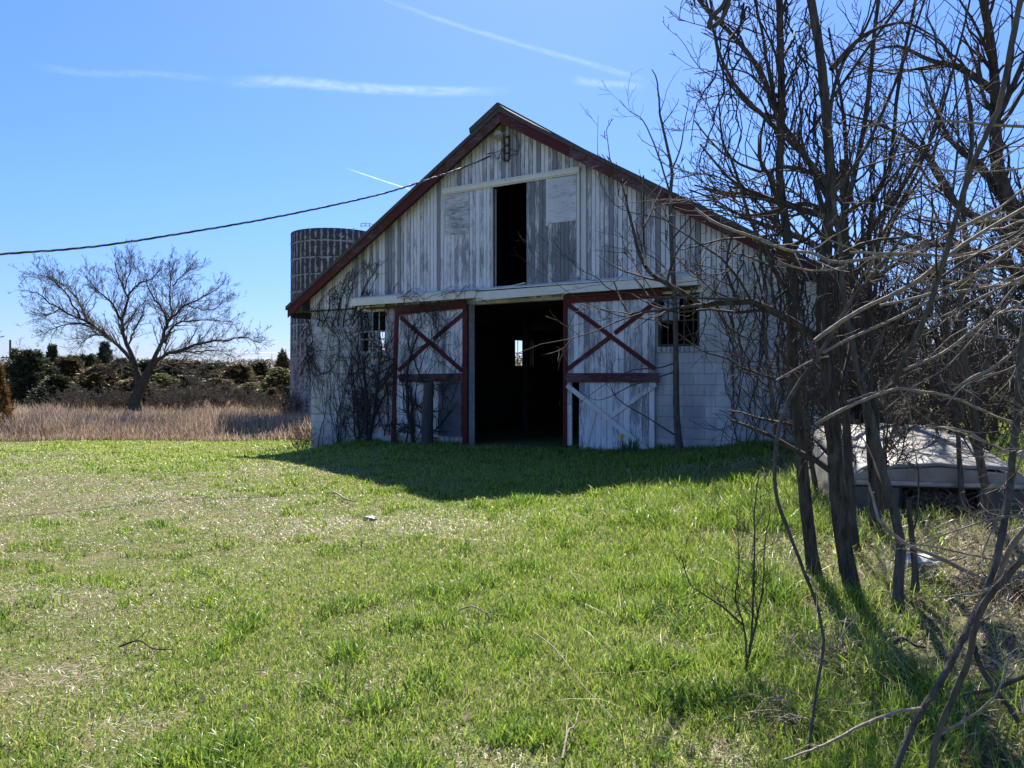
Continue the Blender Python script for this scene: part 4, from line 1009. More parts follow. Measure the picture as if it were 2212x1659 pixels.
sapling('sapling', 'straight dark trunk left of the thicker one, nearest the lawn', (1762, 1262), 5.65,
 [([(1764, 1275), (1748, 1160), (1733, 1020), (1722, 900), (1710, 740), (1712, 595), (1696, 480), (1684, 377), (1688, 238), (1684, 20), (1684, -80)], .052, .022, 5.65, .5),
  ([(1690, 300), (1672, 210), (1655, 120), (1640, 40), (1615, -60)], .02, .008), ([(1706, 640), (1660, 560), (1620, 470), (1585, 360), (1560, 300), (1552, 200)], .022, .005), ([(1700, 520), (1640, 440), (1570, 390), (1500, 372)], .015, .003),
  ([(1708, 700), (1730, 640), (1745, 560), (1752, 480)], .014, .004), ([(1688, 238), (1640, 180), (1590, 150), (1500, 160)], .012, .003), ([(1686, 150), (1660, 80), (1625, 30), (1560, 5)], .012, .003)], 5, .75)
sapling('sapling', 'thickest near trunk, dark and slightly curved, second from the lawn', (1840, 1290), 5.2,
 [([(1845, 1310), (1826, 1200), (1812, 1100), (1802, 980), (1795, 850), (1775, 690), (1783, 555), (1790, 460), (1795, 397), (1783, 238), (1772, 119), (1752, 0), (1745, -90)], .060, .025, 5.2, .5),
  ([(1778, 740), (1703, 690), (1631, 655), (1597, 652), (1540, 656), (1518, 660), (1486, 639), (1430, 607), (1399, 584), (1378, 540), (1371, 508), (1356, 450), (1352, 421)], .030, .009, 5.9, 1.1), ([(1395, 576), (1391, 540), (1389, 487), (1390, 430), (1390, 380)], .012, .007, 5.9, .3), ([(1391, 490), (1410, 450), (1431, 404)], .009, .005, 5.9, .2),
  ([(1518, 660), (1440, 668), (1370, 677), (1362, 680), (1345, 655), (1337, 638), (1326, 608)], .012, .006, 5.9, .5), ([(1597, 646), (1500, 644), (1412, 642), (1395, 630), (1370, 600)], .011, .005, 5.8, .5),
  ([(1790, 400), (1740, 340), (1700, 300), (1600, 200), (1560, 130), (1540, 60), (1525, 0)], .022, .007), ([(1795, 150), (1850, 90), (1900, 60), (1960, 50), (2020, 80)], .02, .006), ([(1786, 300), (1810, 160), (1870, 60), (1900, -20)], .016, .006),
  ([(1783, 520), (1740, 470), (1700, 440), (1640, 430), (1560, 420), (1500, 400)], .016, .004), ([(1795, 420), (1830, 380), (1880, 300), (1950, 140), (2000, -10)], .018, .007), ([(1780, 620), (1700, 545), (1640, 520), (1590, 500), (1540, 470)], .016, .004), ([(1790, 850), (1740, 800), (1684, 819), (1605, 795), (1571, 774), (1518, 758), (1465, 721)], .014, .004, 5.3, .7)], 5, .8)
sapling('sapling', 'leaning trunk behind the thickest one, its long limb reaching far up left', (1892, 1165), 6.8,
 [([(1893, 1180), (1887, 1061), (1879, 929), (1865, 823), (1852, 700), (1840, 600), (1823, 516), (1764, 377), (1684, 258), (1645, 159), (1585, 79), (1526, 20), (1490, -30)], .048, .015, 6.8, .7),
  ([(1823, 516), (1830, 400), (1826, 300), (1815, 200), (1790, 60)], .03, .01), ([(1840, 600), (1900, 520), (1950, 430), (2000, 330), (2040, 200)], .03, .01), ([(1764, 377), (1700, 360), (1640, 370), (1560, 330), (1500, 260)], .025, .006),
  ([(1684, 258), (1620, 230), (1560, 150), (1540, 60)], .02, .006), ([(1800, 470), (1740, 440), (1660, 460), (1600, 464), (1540, 430), (1490, 410)], .03, .006)], 5, .9)
sapling('sapling', 'slim bent trunk with a pale knot, in front of the white shell', (1939, 1300), 4.9,
 [([(1938, 1315), (1940, 1262), (1945, 1185), (1937, 1127), (1920, 1060), (1905, 1008), (1890, 930), (1875, 880), (1857, 823), (1840, 740), (1822, 640), (1815, 540), (1800, 430)], .036, .014, 5.1, .5),
  ([(1857, 823), (1900, 740), (1930, 640), (1940, 560)], .012, .004)], 4, .7, 'bark_mid')
sapling('sapling', 'short broken off stub trunk right of the bent one', (1976, 1262), 5.1,
 [([(1977, 1275), (1974, 1200), (1969, 1148), (1964, 1100), (1962, 1078)], .024, .017, 5.1, 0), ([(1972, 1160), (1983, 1100), (1984, 1030), (1978, 980)], .008, .004)], 3, .4, 'bark_mid')
sapling('sapling', 'crooked grey trunk right of the white shell', (2148, 1175), 6.6,
 [([(2150, 1190), (2140, 1120), (2128, 1050), (2117, 995), (2109, 929), (2095, 850), (2080, 760), (2075, 650), (2090, 560), (2080, 440), (2100, 300), (2085, 160)], .045, .016, 6.6, .6),
  ([(2128, 1050), (2112, 990), (2080, 900), (2050, 800), (2048, 700)], .022, .006), ([(2095, 850), (2140, 760), (2170, 640), (2160, 500)], .02, .006)], 5, .8, 'bark_mid')
sapling('sapling', 'slender brown trunk between the two dark ones', (1835, 1180), 6.2,
 [([(1842, 1190), (1838, 1100), (1832, 1000), (1828, 900), (1823, 800), (1815, 700), (1806, 600), (1815, 500), (1845, 380), (1870, 250), (1885, 100), (1900, -20)], .045, .015, 6.3, .7)], 5, .7)
sapling('sapling', 'thin pale trunk left of the dark ones, against the block wall', (1682, 1010), 10.4,
 [([(1690, 1030), (1678, 960), (1670, 880), (1660, 800), (1650, 700), (1654, 640), (1640, 540)], .045, .015, 10.4, .6), ([(1660, 800), (1690, 720), (1685, 640), (1672, 560)], .02, .006)], 4, 1.0, 'bark_mid', 'twig')
sapling('sapling', 'olive barked thin trunk behind the first dark trunk', (1762, 1040), 8.6,
 [([(1768, 1150), (1762, 1060), (1750, 980), (1742, 900), (1735, 800), (1728, 690), (1712, 560), (1690, 470)], .036, .012, 8.6, .7)], 4, 1.0, 'bark_mid')
sapling('sapling', 'slender lone sapling growing just in front of the right barn window', (1467, 972), 14.1,
 [([(1468, 978), (1464, 930), (1461, 880), (1460, 780), (1459, 690), (1455, 610), (1450, 517), (1448, 428), (1451, 368), (1436, 294), (1426, 249), (1424, 219), (1418, 170), (1408, 150)], .075, .008, 14.1, .15),
  ([(1463, 943), (1402, 904), (1332, 859), (1310, 797)], .016, .005, 13.6, .5), ([(1459, 803), (1400, 822), (1362, 834), (1330, 851), (1310, 860), (1287, 864), (1255, 849)], .016, .004, 13.5, .5), ([(1459, 784), (1425, 794), (1387, 797), (1350, 805), (1300, 835), (1252, 870)], .015, .004, 13.5, .5),
  ([(1451, 368), (1470, 320), (1480, 260), (1490, 215)], .02, .005), ([(1448, 420), (1420, 330), (1390, 262), (1360, 240), (1338, 215)], .02, .004), ([(1450, 520), (1490, 470), (1525, 430)], .02, .005), ([(1455, 600), (1410, 555), (1360, 540), (1300, 530)], .014, .003), ([(1450, 480), (1420, 470), (1340, 450), (1300, 400), (1291, 330), (1292, 250)], .014, .003, 13.0, .4), ([(1459, 660), (1400, 640), (1320, 626), (1290, 600), (1250, 580), (1210, 540), (1195, 520)], .014, .003, 13.2, .7), ([(1459, 700), (1400, 690), (1330, 680), (1250, 645), (1190, 600), (1168, 550)], .012, .003, 13.2, .5), ([(1459, 740), (1500, 720), (1560, 730)], .014, .003)], 2.6, 1.1, 'bark_mid', 'twig', 2, .0035)
sapling('young_shrub', 'small thin forked shrub rising from the grass left of the dark trunks', (1610, 1470), 3.9,
 [([(1609, 1480), (1614, 1430), (1621, 1398), (1627, 1300), (1630, 1199), (1630, 1100), (1640, 1020)], .009, .003, 3.9, .5), ([(1614, 1425), (1606, 1351), (1590, 1294), (1596, 1220), (1592, 1110)], .006, .002), ([(1606, 1351), (1560, 1310), (1525, 1287), (1490, 1260), (1470, 1200)], .006, .002), ([(1621, 1398), (1645, 1290), (1652, 1180), (1665, 1100)], .006, .002)], 9, .34, 'bark_mid', 'twig', 2, .0012, None, 'shrub')

# pale foreground boughs, close to the camera
GB = 'pale boughs crossing the right foreground'
def bough(label, stems, n_tw, L, twg='twig_tan', bark='twig_tan', lvl=1, rmin=.0015):
    T = Tubes(); C = Tubes()
    for pts, r0, r1, Y0, Y1, dens in stems:
        P = px_path(pts, Y0, Y1, 4, .0); rad = taper(P, r0 * .8, r1 * .8); kn = RNG.random(len(rad)) < .25; rad = rad * (1 + .12 * kn); P[1:-1] += RNG.normal(0, .0008, P[1:-1].shape); T.add(P, rad, 7)
        Ls = np.linalg.norm(np.diff(P, axis=0), axis=1).sum(); nn = int(n_tw * dens * Ls)
        if nn: sprout(C, P, rad, nn, L, lvl, .05, (25, 60), .05, .16, .55, 5, (4, .5), rmin, 4); sprout(C, P, rad, int(16 * Ls), .055, 0, .02, (35, 75), .0, .3, .6, 2, (0, .5), .0014, 4)
    b = T.p[0][0][0]; r = empty('bough', tuple(b)); tag(r, label, 'branch', GB)
    T.build('stem', M[bark], r, b)
    if C.p: C.build('twigs', M[twg], r, b)
bough('long pale branch rising right from low by the white shell to the right edge', [([(1762, 917), (1790, 900), (1850, 871), (1937, 840), (1990, 846), (2050, 856), (2130, 890), (2260, 950)], .010, .007, 3.6, 3.3, .6), ([(1830, 868), (1880, 850), (1935, 843)], .006, .006, 3.6, 3.6, .3)], 5, .5)
bough('bright straight branch slanting up right across the barn corner', [([(1760, 736), (1841, 679), (1920, 640), (1990, 600), (2048, 552), (2122, 502), (2230, 440)], .011, .009, 3.2, 3.0, .8)], 5, .5)
bough('second bright branch slanting up right just below the first', [([(1778, 762), (1847, 726), (1930, 690), (2003, 652), (2060, 632), (2096, 626), (2212, 610), (2290, 600)], .008, .007, 3.4, 3.2, .8)], 5, .5)
bough('pale branch running from the block wall up to the right edge', [([(1677, 822), (1754, 779), (1790, 770)], .006, .005, 3.6, 3.6, 1), ([(2058, 843), (2100, 816), (2148, 792), (2212, 742), (2280, 690)], .007, .008, 3.0, 2.9, .8)], 5, .45)
bough('thick pale bough climbing steeply to the top right corner', [([(1931, 827), (1950, 780), (1976, 732), (2000, 680), (2011, 650), (2030, 590), (2041, 554), (2058, 494), (2080, 420), (2101, 357), (2135, 280), (2160, 222), (2180, 119), (2204, 0), (2215, -90)], .012, .012, 2.9, 2.7, .5)], 5, .6, 'twig', 'bark_mid', 2)
bough('twisted pale branch between the dark trunks and the right thicket', [([(1730, 822), (1791, 732), (1836, 652), (1870, 612), (1905, 570), (1960, 500)], .012, .009, 3.6, 3.4, .5), ([(1730, 819), (1698, 876), (1678, 955), (1675, 1061), (1705, 1150), (1735, 1230), (1762, 1300), (1779, 1385), (1766, 1480), (1749, 1605), (1742, 1700)], .012, .006, 3.6, 3.0, .25)], 5, .4, 'twig_tan', 'bark_mid')
bough('long tan arc sagging from the roof edge towards the upper right', [([(1502, 451), (1540, 478), (1588, 499), (1647, 518), (1700, 540), (1755, 547), (1804, 566), (1884, 557), (1976, 541), (2060, 500), (2160, 450)], .009, .010, 4.2, 3.4, .7), ([(1680, 560), (1700, 572), (1751, 584), (1810, 581), (1830, 570)], .007, .006, 3.9, 3.9, .8)], 6, .5)
bough('bright crossing branch at eye height in the right thicket', [([(1835, 545), (1900, 547), (1970, 548), (2050, 552), (2130, 540), (2260, 500)], .007, .008, 3.3, 3.1, .8), ([(1900, 660), (1990, 640), (2090, 600), (2212, 520)], .007, .006, 3.0, 3.0, .8), ([(1950, 800), (2040, 760), (2120, 700), (2230, 640)], .007, .006, 2.9, 2.9, .8), ([(2000, 920), (2080, 930), (2140, 960), (2240, 1000)], .007, .006, 3.2, 3.2, .8)], 7, .5)
bough('forked branch leaning in from the bottom right corner', [([(1925, 1690), (1955, 1610), (1989, 1537), (2030, 1475), (2060, 1420), (2090, 1360), (2111, 1317), (2145, 1233), (2165, 1150), (2178, 1080), (2186, 1000), (2196, 900), (2205, 760), (2235, 600)], .012, .016, 2.4, 2.9, .35), ([(2005, 1690), (2020, 1610), (2040, 1547), (2070, 1480), (2094, 1419), (2104, 1368), (2124, 1307), (2170, 1250), (2212, 1205), (2280, 1150)], .011, .012, 2.35, 2.2, .35)], 4, .35, 'twig_tan', 'bark_mid')
bough('thin pale branch reaching left along the bottom right', [([(1989, 1531), (1960, 1534), (1931, 1539), (1860, 1568), (1796, 1602), (1740, 1625), (1691, 1642)], .008, .004, 2.42, 2.3, .4)], 5, .2)
bough('pale branch sloping down right in front of the white shell', [([(1876, 1042), (1892, 1101), (1905, 1131), (1962, 1178), (2023, 1202), (2104, 1243), (2135, 1256), (2155, 1250), (2180, 1190), (2230, 1120)], .006, .013, 3.0, 2.7, .4), ([(1950, 1185), (2020, 1210), (2080, 1205), (2105, 1180)], .004, .003, 3.0, 3.2, .4)], 5, .35)
bough('dark broken branch lying low at the bottom right edge', [([(2104, 1395), (2112, 1425), (2125, 1453), (2150, 1490), (2179, 1527), (2200, 1560)], .010, .009, 2.5, 2.4, .5), ([(2080, 1500), (2140, 1490), (2240, 1450)], .006, .008, 2.4, 2.3, .6)], 5, .25, 'twig', 'bark')
bough('dark curved branch end hanging in at the top of the thicket', [([(1575, -30), (1563, 10), (1540, 35), (1532, 52), (1540, 58), (1560, 40), (1570, 15), (1580, -20)], .012, .012, 3.0, 3.0, 0)], 0, .3, 'twig', 'bark_mid')

sapling('sapling', 'cluster of long straight shoots fanning up right of the thickest trunk', (1905, 1080), 6.4,
 [([(1905, 1100), (1895, 950), (1888, 800), (1880, 650), (1883, 456), (1922, 357), (1942, 178), (1978, 0), (1990, -60)], .030, .012), ([(1880, 640), (1863, 476), (1902, 397), (1934, 329), (1966, 238)], .018, .006), ([(1888, 700), (1902, 496), (1954, 397), (2021, 278), (2077, 79), (2100, -20)], .020, .008),
  ([(1885, 680), (1850, 520), (1840, 400), (1835, 300)], .014, .005), ([(1883, 500), (1882, 380), (1882, 206)], .012, .005), ([(1886, 600), (1930, 480), (1990, 380), (2060, 240), (2110, 130)], .014, .005), ([(1895, 800), (1950, 650), (1985, 500), (1990, 380)], .014, .005), ([(1752, 286), (1800, 210), (1870, 110), (1950, 0)], .014, .012)], 4.5, .8)
sapling('sapling', 'many stemmed thin sapling nearest the right edge above the shell', (2080, 1080), 7.2,
 [([(2080, 1100), (2070, 950), (2060, 800), (2040, 650), (2050, 480), (2070, 300), (2060, 150)], .028, .008), ([(2066, 900), (2010, 780), (1960, 690), (1920, 640)], .014, .004), ([(2060, 800), (2110, 700), (2150, 560), (2180, 400)], .016, .005), ([(2050, 700), (2000, 600), (1985, 470), (1960, 350)], .014, .004), ([(2060, 780), (2080, 650), (2120, 520), (2130, 350)], .014, .004)], 5, .85, 'bark_mid')
GA = 'pale arching shrubs leaning in from the right edge'
for i, (lb, y0, Y0, n) in enumerate([('tangled pale shrub whose upper stems arch left over the boughs', 600, 3.7, 7), ('tangled pale shrub with stems crossing the middle of the right edge', 850, 3.3, 7), ('pale thorny shrub sprawling low over the right edge', 1150, 3.0, 6)]):
    T = Tubes(); C = Tubes()
    for k in range(n):
        x = 2300 + RNG.uniform(-20, 60); y = y0 - 220 * (i < 2) + RNG.normal(0, 130); a = R(RNG.uniform(178, 232) if i < 2 else RNG.uniform(160, 230)); L = RNG.uniform(280, 620) if i < 2 else RNG.uniform(150, 420); pts = []; m = 7; Y = Y0 + RNG.normal(0, .35)
        for j in range(m + 1):
            pts.append((x, y)); x += math.cos(a) * L / m; y -= math.sin(a) * L / m; a += R(RNG.normal(0, 9)) + R(1.5)
        P = px_path(pts, Y, Y + RNG.normal(.1, .3), 3, .0); rad = taper(P, RNG.uniform(.004, .008), .002); T.add(P, rad, 5)
        sprout(C, P, rad, 9, .28, 1, .15, (25, 65), .05, .22, .5, 4, (3, .5), .0017, 3)
    b = T.p[0][0][0]; r = empty('leafless_shrub', tuple(b)); tag(r, lb, 'shrub', GA); T.build('stem', M['twig_tan'], r, b); C.build('twigs', M['twig_tan'], r, b)
# larger trees behind the thicket, at the right
GT = 'leafless trees behind the thicket on the right'
def bigtree(label, base, Y, stems, n_tw, L, bark='bark', twg='twig', lvl=2, rmin=.0045):
    return sapling('bare_tree', label, base, Y, stems, n_tw, L, bark, twg, lvl, rmin, GT)
bigtree('large leafless tree at the right edge with thick limbs sweeping down left', (2290, 1090), 9.0,
 [([(2300, 1110), (2290, 950), (2270, 780), (2250, 600), (2212, 500), (2160, 380), (2150, 280), (2150, 200), (2140, 90), (2120, -20)], .13, .04, 9, .6),
  ([(2235, 560), (2170, 500), (2110, 470), (2061, 436), (2020, 370), (2001, 337), (1962, 302), (1900, 270), (1823, 246)], .065, .01, 8.2, 1.0), ([(2212, 500), (2150, 410), (2120, 357), (2070, 320), (2030, 260), (1990, 150)], .055, .012, 9.6, 1.0),
  ([(2150, 200), (2080, 150), (2010, 130), (1940, 100), (1880, 110)], .05, .01, 9.2, 1.0), ([(2150, 260), (2190, 180), (2230, 80), (2250, 0)], .05, .015), ([(2250, 620), (2150, 560), (2050, 530), (1960, 530), (1880, 500)], .07, .01, 9.5, 1.0), ([(2148, 150), (2110, 60), (2060, -20)], .03, .01), ([(2270, 780), (2180, 700), (2100, 660), (2010, 640), (1930, 600)], .06, .01, 9.5, 1.0)], 6.5, 1.15)
bigtree('leafless tree behind the barn corner whose limbs stretch left over the roof', (1850, 1000), 11.5,
 [([(1862, 1000), (1850, 850), (1835, 700), (1830, 600), (1826, 520), (1822, 420), (1818, 345)], .10, .04, 11.5, .7),
  ([(1835, 540), (1790, 500), (1783, 470), (1730, 452), (1680, 438), (1620, 420), (1560, 415), (1500, 400)], .08, .012, 10.8, 1.0), ([(1832, 600), (1760, 530), (1690, 500), (1620, 475), (1590, 460), (1540, 440)], .07, .012, 10.5, 1.0), ([(1830, 560), (1900, 470), (1960, 380), (2010, 260)], .06, .012),
  ([(1822, 420), (1790, 330), (1770, 260)], .04, .01), ([(1840, 650), (1920, 580), (2000, 540), (2080, 460)], .05, .01)], 4.5, 1.3)
lbls = ['leafless tree left of the far right group', 'leafless tree with the densest crown behind the boughs', 'leafless tree in the middle of the far right group', 'slim leafless tree just right of the barn end', 'leafless tree standing over the field at the right edge', 'low leafless tree beyond the end of the barn', 'leafless tree deepest in the right background', 'leafless tree half outside the right edge']
for i, (px, Y, yt) in enumerate([(1930, 17, 470), (1990, 15, 420), (2060, 18, 500), (1890, 14, 560), (2150, 16, 480), (2020, 24, 620), (2110, 28, 640), (2230, 13, 380)]):
    b = np.array(ground_at(px, Y)); H = EYE + (HY - yt) / FPX * Y - b[2]; T = Tubes(); C = Tubes()
    bare(T, C, b - np.array([0, 0, .1]), H * 1.05, H * .6, 13, .08, 1.4, 3 if Y < 20 else 2, RNG.normal(0, .5), .0065, .2)
    tree('bare_tree', lbls[i], 'tree', GT, b, T, C, M['bark'], M['twig'])
GU = 'leafless shrubs in the thicket on the right'
lb2 = ['leafless shrub against the brown side wall nearest the barn corner', 'leafless shrub behind the white shell on its left', 'leafless shrub straight behind the white shell', 'leafless shrub behind the right end of the white shell', 'leafless shrub by the crooked grey trunk', 'leafless shrub at the right edge beyond the shell', 'far leafless shrub past the end of the barn', 'dark leafless shrub filling the back right corner', 'leafless shrub at the foot of the leaning trunk', 'farthest leafless shrub at the right']
for i, (px, Y, yt, ns) in enumerate([(1800, 11, 700, 4), (1860, 10.5, 660, 5), (1960, 12, 640, 6), (2050, 11.5, 690, 6), (2130, 9.5, 720, 5), (2210, 9, 640, 6), (2060, 20, 740, 8), (2160, 22, 700, 8), (1890, 8.2, 700, 3), (2100, 32, 700, 9)]):
    b = np.array(ground_at(px, Y)); H = EYE + (HY - yt) / FPX * Y - b[2]; T = Tubes(); C = Tubes()
    for q in range(ns):
        bb = b + np.array([RNG.normal(0, .05 * Y), RNG.normal(0, .5), -.05]); bare(T, C, bb, H * random.uniform(.7, 1.2), H * .55, 8, .022, 1.1, 2, RNG.normal(0, .6), .0042 if Y < 15 else .008, .12)
    tree('leafless_shrub', lb2[i], 'shrub', GU, b, T, C, M['bark_mid'], M['twig'] if i % 2 else M['twig_far'])
# hanging vines among the saplings
GV = 'thin vines hanging from the saplings'
vl = [('dark vine tangle hanging left of the first dark trunk', 1650, 5.9, 9), ('sparse vines hanging over the block wall right of the window', 1590, 6.4, 7), ('vine tangle hanging between the two dark trunks', 1740, 5.5, 9), ('vines draped high beside the leaning limb', 1690, 6.2, 14), ('vines hanging right of the thickest trunk', 1860, 5.4, 10), ('vines trailing from the top of the frame left of the first dark trunk', 1610, 6.0, 15), ('vines trailing from the top of the frame beside the thickest trunk', 1735, 5.6, 12), ('low vine strands crossing in front of the first trunk foot', 1640, 5.2, 6), ('vine strands in front of the corner of the block wall', 1700, 6.0, 10)]
for i, (lb, cx, Y, n) in enumerate(vl):
    T = Tubes(); C = Tubes()
    for k in range(n):
        x = cx + RNG.normal(0, 34); y = RNG.uniform(470, 660) if i not in (3, 5, 6) else RNG.uniform(-40, 260); L = RNG.uniform(160, 420); m = 9
        dx = RNG.normal(0, 5) ; pts = []
        for j in range(m + 1):
            pts.append((x, y + L * j / m)); x += dx + RNG.normal(0, 9)
        Y_ = Y + RNG.normal(0, .25); P = px_path(pts, Y_, Y_ + RNG.normal(0, .2), 2, .008); rad = taper(P, RNG.uniform(.004, .009), .0028); T.add(P, rad, 4)
        sprout(C, P, rad, 6, .22, 0, .1, (30, 80), -.1, .4, .6, 4, (2, .5), .0026, 3, .3)
    b = T.p[0][0][0]; r = empty('hanging_vine', tuple(b)); tag(r, lb, 'vine', GV); T.build('stem', M['vine'], r, b); C.build('tendrils', M['vine'], r, b)

# ================================================================== VINES ON THE BARN
rz = math.atan2(UY, UX)
def climb(Tt, C, s0, z0, length, r0, heading=90, wander=9, v=-.03, kids=3, lvl=1, clampf=None, step=.09, upb=.06):
    a = R(heading); s, z = s0, z0; P = [(s, v, z)]; n = int(length / step); a0 = a
    for i in range(n):
        a += R(RNG.normal(0, wander)); a += (a0 - a) * upb
        s += math.cos(a) * step; z += math.sin(a) * step
        if clampf and not clampf(s, z): break
        P.append((s, v + RNG.normal(0, .012), z))
    if len(P) < 4: return
    P = np.array(P); rad = taper(P, r0 * 1.25, max(.0045, r0 * .35)); (Tt if lvl > 0 and r0 > .008 else C).add(P, rad, 5 if r0 > .01 else 3)
    if lvl > 0 or kids:
        for k in range(kids):
            i = random.randint(1, len(P) - 2); h = heading + random.choice((-1, 1)) * random.uniform(20, 75)
            climb(Tt, C, P[i][0], P[i][2], length * random.uniform(.2, .5), max(.0035, rad[i] * .6), h, wander * 1.6, v - .01, kids if lvl > 1 else (2 if lvl == 1 else 0), lvl - 1, clampf)
def vine(label, build, hairy=None):
    T = Tubes(); C = Tubes(); build(T, C)
    r = empty('climbing_vine', (LX, LY, 0), rz); tag(r, label, 'vine', 'leafless vines climbing the barn front')
    if T.p: T.build('stem', M['vine'], r)
    C.build('tendrils', M['vine'], r)
inroof = lambda s, z: -.1 < s < BW and z < zroof(s) - .35
def b1(T, C):
    for i in range(16): climb(T, C, RNG.uniform(.15, 1.7), -.35, RNG.uniform(2.2, 4.2), RNG.uniform(.005, .011), 90, 6, -.03, 3, 1, inroof)
vine('many thin straight vines rising up the left end of the block wall', b1)
def b2(T, C):
    for x, hd, L, r in ((797, 96, 2.3, .038), (800, 84, 2.6, .045), (778, 95, 2.4, .022), (772, 88, 3.0, .016), (806, 100, 2.3, .02)):
        s, z = W(x, 968); climb(T, C, s, z, L, r, hd, 4.5, -.05, 9, 2, inroof)
    for i in range(15):
        s = RNG.uniform(S(768), S(860)); climb(T, C, s, RNG.uniform(-.2, .6), RNG.uniform(2.2, 3.6), RNG.uniform(.005, .012), RNG.uniform(80, 100), 8, -.045, 5, 1, inroof)
vine('thickest vine clump rising from one root below the small left window', b2)
def b3(T, C):
    for i in range(7):
        s = RNG.uniform(S(766), S(862)); climb(T, C, s, RNG.uniform(1.4, 3.0), RNG.uniform(.7, 1.6), RNG.uniform(.004, .008), RNG.uniform(30, 150), 17, -.06, 6, 1, lambda s, z: S(760) < s < S(872) and 1.2 < z < 3.9)
vine('dense tangle of twigs hiding the small left window', b3)
def b4(T, C):
    for x, hd, L, r in ((905, 95, 1.5, .035), (888, 78, 2.6, .018), (930, 92, 2.7, .03), (868, 90, 2.8, .015)):
        s, z = W(x, 955); climb(T, C, s, z, L, r, hd, 6, -.18, 8, 2, inroof)
    P = []
    for x, y in ((905, 958), (900, 925), (893, 890), (892, 850), (890, 815), (896, 780), (905, 750), (915, 725)): s, z = W(x, y); P.append((s, -.2, z))
    P = smooth_path(P, 4); T.add(P, taper(P, .05, .018), 7)
    for i in range(20):
        s = RNG.uniform(S(868), S(1005)); climb(T, C, s, RNG.uniform(.4, 2.7), RNG.uniform(.8, 2.0), RNG.uniform(.004, .008), RNG.uniform(35, 145), 16, -.17, 5, 1, lambda s, z: S(862) < s < S(1010) and z < 3.35)
vine('vine spreading over the X braced left sliding door', b4)
def b5(T, C):
    for x, y, hd, L in ((690, 664, 75, 2.0), (720, 664, 60, 2.2), (745, 662, 80, 2.0), (768, 640, 88, 1.7), (735, 662, 100, 1.7), (765, 660, 62, 1.6), (760, 648, 40, 1.3), (700, 664, 55, 1.6)):
        s, z = W(x, y); climb(T, C, s, z - .5, L, .014, hd, 9, -.06, 8, 2, inroof)
vine('vine fanning out over the siding under the left eave', b5)
def b6(T, C):
    for i in range(24): climb(T, C, RNG.uniform(-.08, .15), RNG.uniform(2.0, 3.1), RNG.uniform(.6, 1.6), RNG.uniform(.005, .012), RNG.uniform(215, 300), 16, -.06, 5, 1, lambda s, z: -.55 < s < 1.2)
    P = [];
    for x, y in ((700, 668), (712, 700), (738, 740), (726, 790), (700, 808), (680, 788)): s, z = W(x, y); P.append((s, -.07, z))
    P = smooth_path(P, 5); T.add(P, np.full(len(P), .012), 5)
vine('ragged vine bunch hanging at the left corner of the barn', b6)
def b7(T, C):
    for i in range(16):
        s = RNG.uniform(S(860), S(1035)); climb(T, C, s, RNG.uniform(3.1, 3.4), RNG.uniform(.5, 1.3), .005, RNG.uniform(-60, 60), 15, -.3, 5, 1, lambda s, z: z < 3.6 and s < S(1075))
vine('twiggy vine ends trailing off the hood into the doorway', b7)
def b8(T, C):
    for i in range(12): climb(T, C, RNG.uniform(S(1560), S(1730)), RNG.uniform(.2, .5), RNG.uniform(1.5, 3.4), RNG.uniform(.005, .009), RNG.uniform(75, 105), 9, -.05, 3, 1, inroof)
vine('thin vines climbing the right end of the block wall', b8)
# dead trunk propped in front of the left door
T = Tubes(); P = px_path([(923, 962), (923, 925), (924, 880), (926, 845), (925, 823)], 17.0, 17.0, 4, .006); P[:, 1] -= 0
rr2 = taper(P, .135, .115) * RNG.uniform(.95, 1.05, len(P)); T.add(P, rr2, 12)
o = T.build('tree_stump', M['oldpost'], None, P[0]); o.location = tuple(P[0]); tag(o, 'thick weathered dead trunk standing against the left sliding door', 'tree stump')
P0 = P[-1] - P[0]; MB().cyl((P0[0], P0[1], P0[2] - .01), (P0[0] + .01, P0[1], P0[2] + .02), .116, .09, 12).build('broken_top', M['darkwood'], o)

# ================================================================== WHITE CAMPER SHELL on the ground
Yn, Yf = 7.5, 10.3
xn0, xn1 = at(1800, 0, Yn)[0], at(2166, 0, Yn)[0]; xb0, xb1 = at(1768, 0, Yn)[0], at(2200, 0, Yn)[0]
cx = (xn0 + xn1) / 2; zt_n, zt_f = .71, .95; zb = .18
cx = 4.08; Yn = 7.35; cap = empty('camper_shell', (cx, Yn, zb), R(-13)); tag(cap, 'chalky white pickup camper shell sitting on the ground among the saplings', 'camper shell')
hw = .80; hb = .91; LC = 2.5
nx, ny = 40, 30; V = []; F = []
for j in range(ny + 1):
    t = j / ny; y = t * LC; ztop = (zt_n + (zt_f - zt_n) * (1 - (1 - t) ** 2.0)) - zb; wj = hw * (1 - .0 * t)
    for i in range(nx + 1):
        u = -1 + 2 * i / nx
        # superellipse section: flat roof, rounded shoulder
        a = abs(u); x = math.copysign(wj * (a if a < .8 else .8 + (a - .8)), u)
        z = ztop - .16 * max(0, (a - .72) / .28) ** 2.2 + .010 * math.cos(u * math.pi * 3.0) * (1 - a) + .03 * (1 - a * a)
        z -= .05 * (math.exp(-((u + .62) / .10) ** 2)) * (t < .75) * min(1, (.75 - t) * 5)
        V.append((x, y, z))
for j in range(ny):
    for i in range(nx):
        k = j * (nx + 1) + i; F.append((k, k + 1, k + nx + 2, k + nx + 1))
me = bpy.data.meshes.new('roof_shell'); me.from_pydata(V, [], F); me.update(); me.polygons.foreach_set('use_smooth', [True] * len(F)); me.materials.append(M['cap_paint'])
o = bpy.data.objects.new('roof_shell', me); COL.objects.link(o); o.parent = cap; m_ = o.modifiers.new('thick', 'SOLIDIFY'); m_.thickness = .025
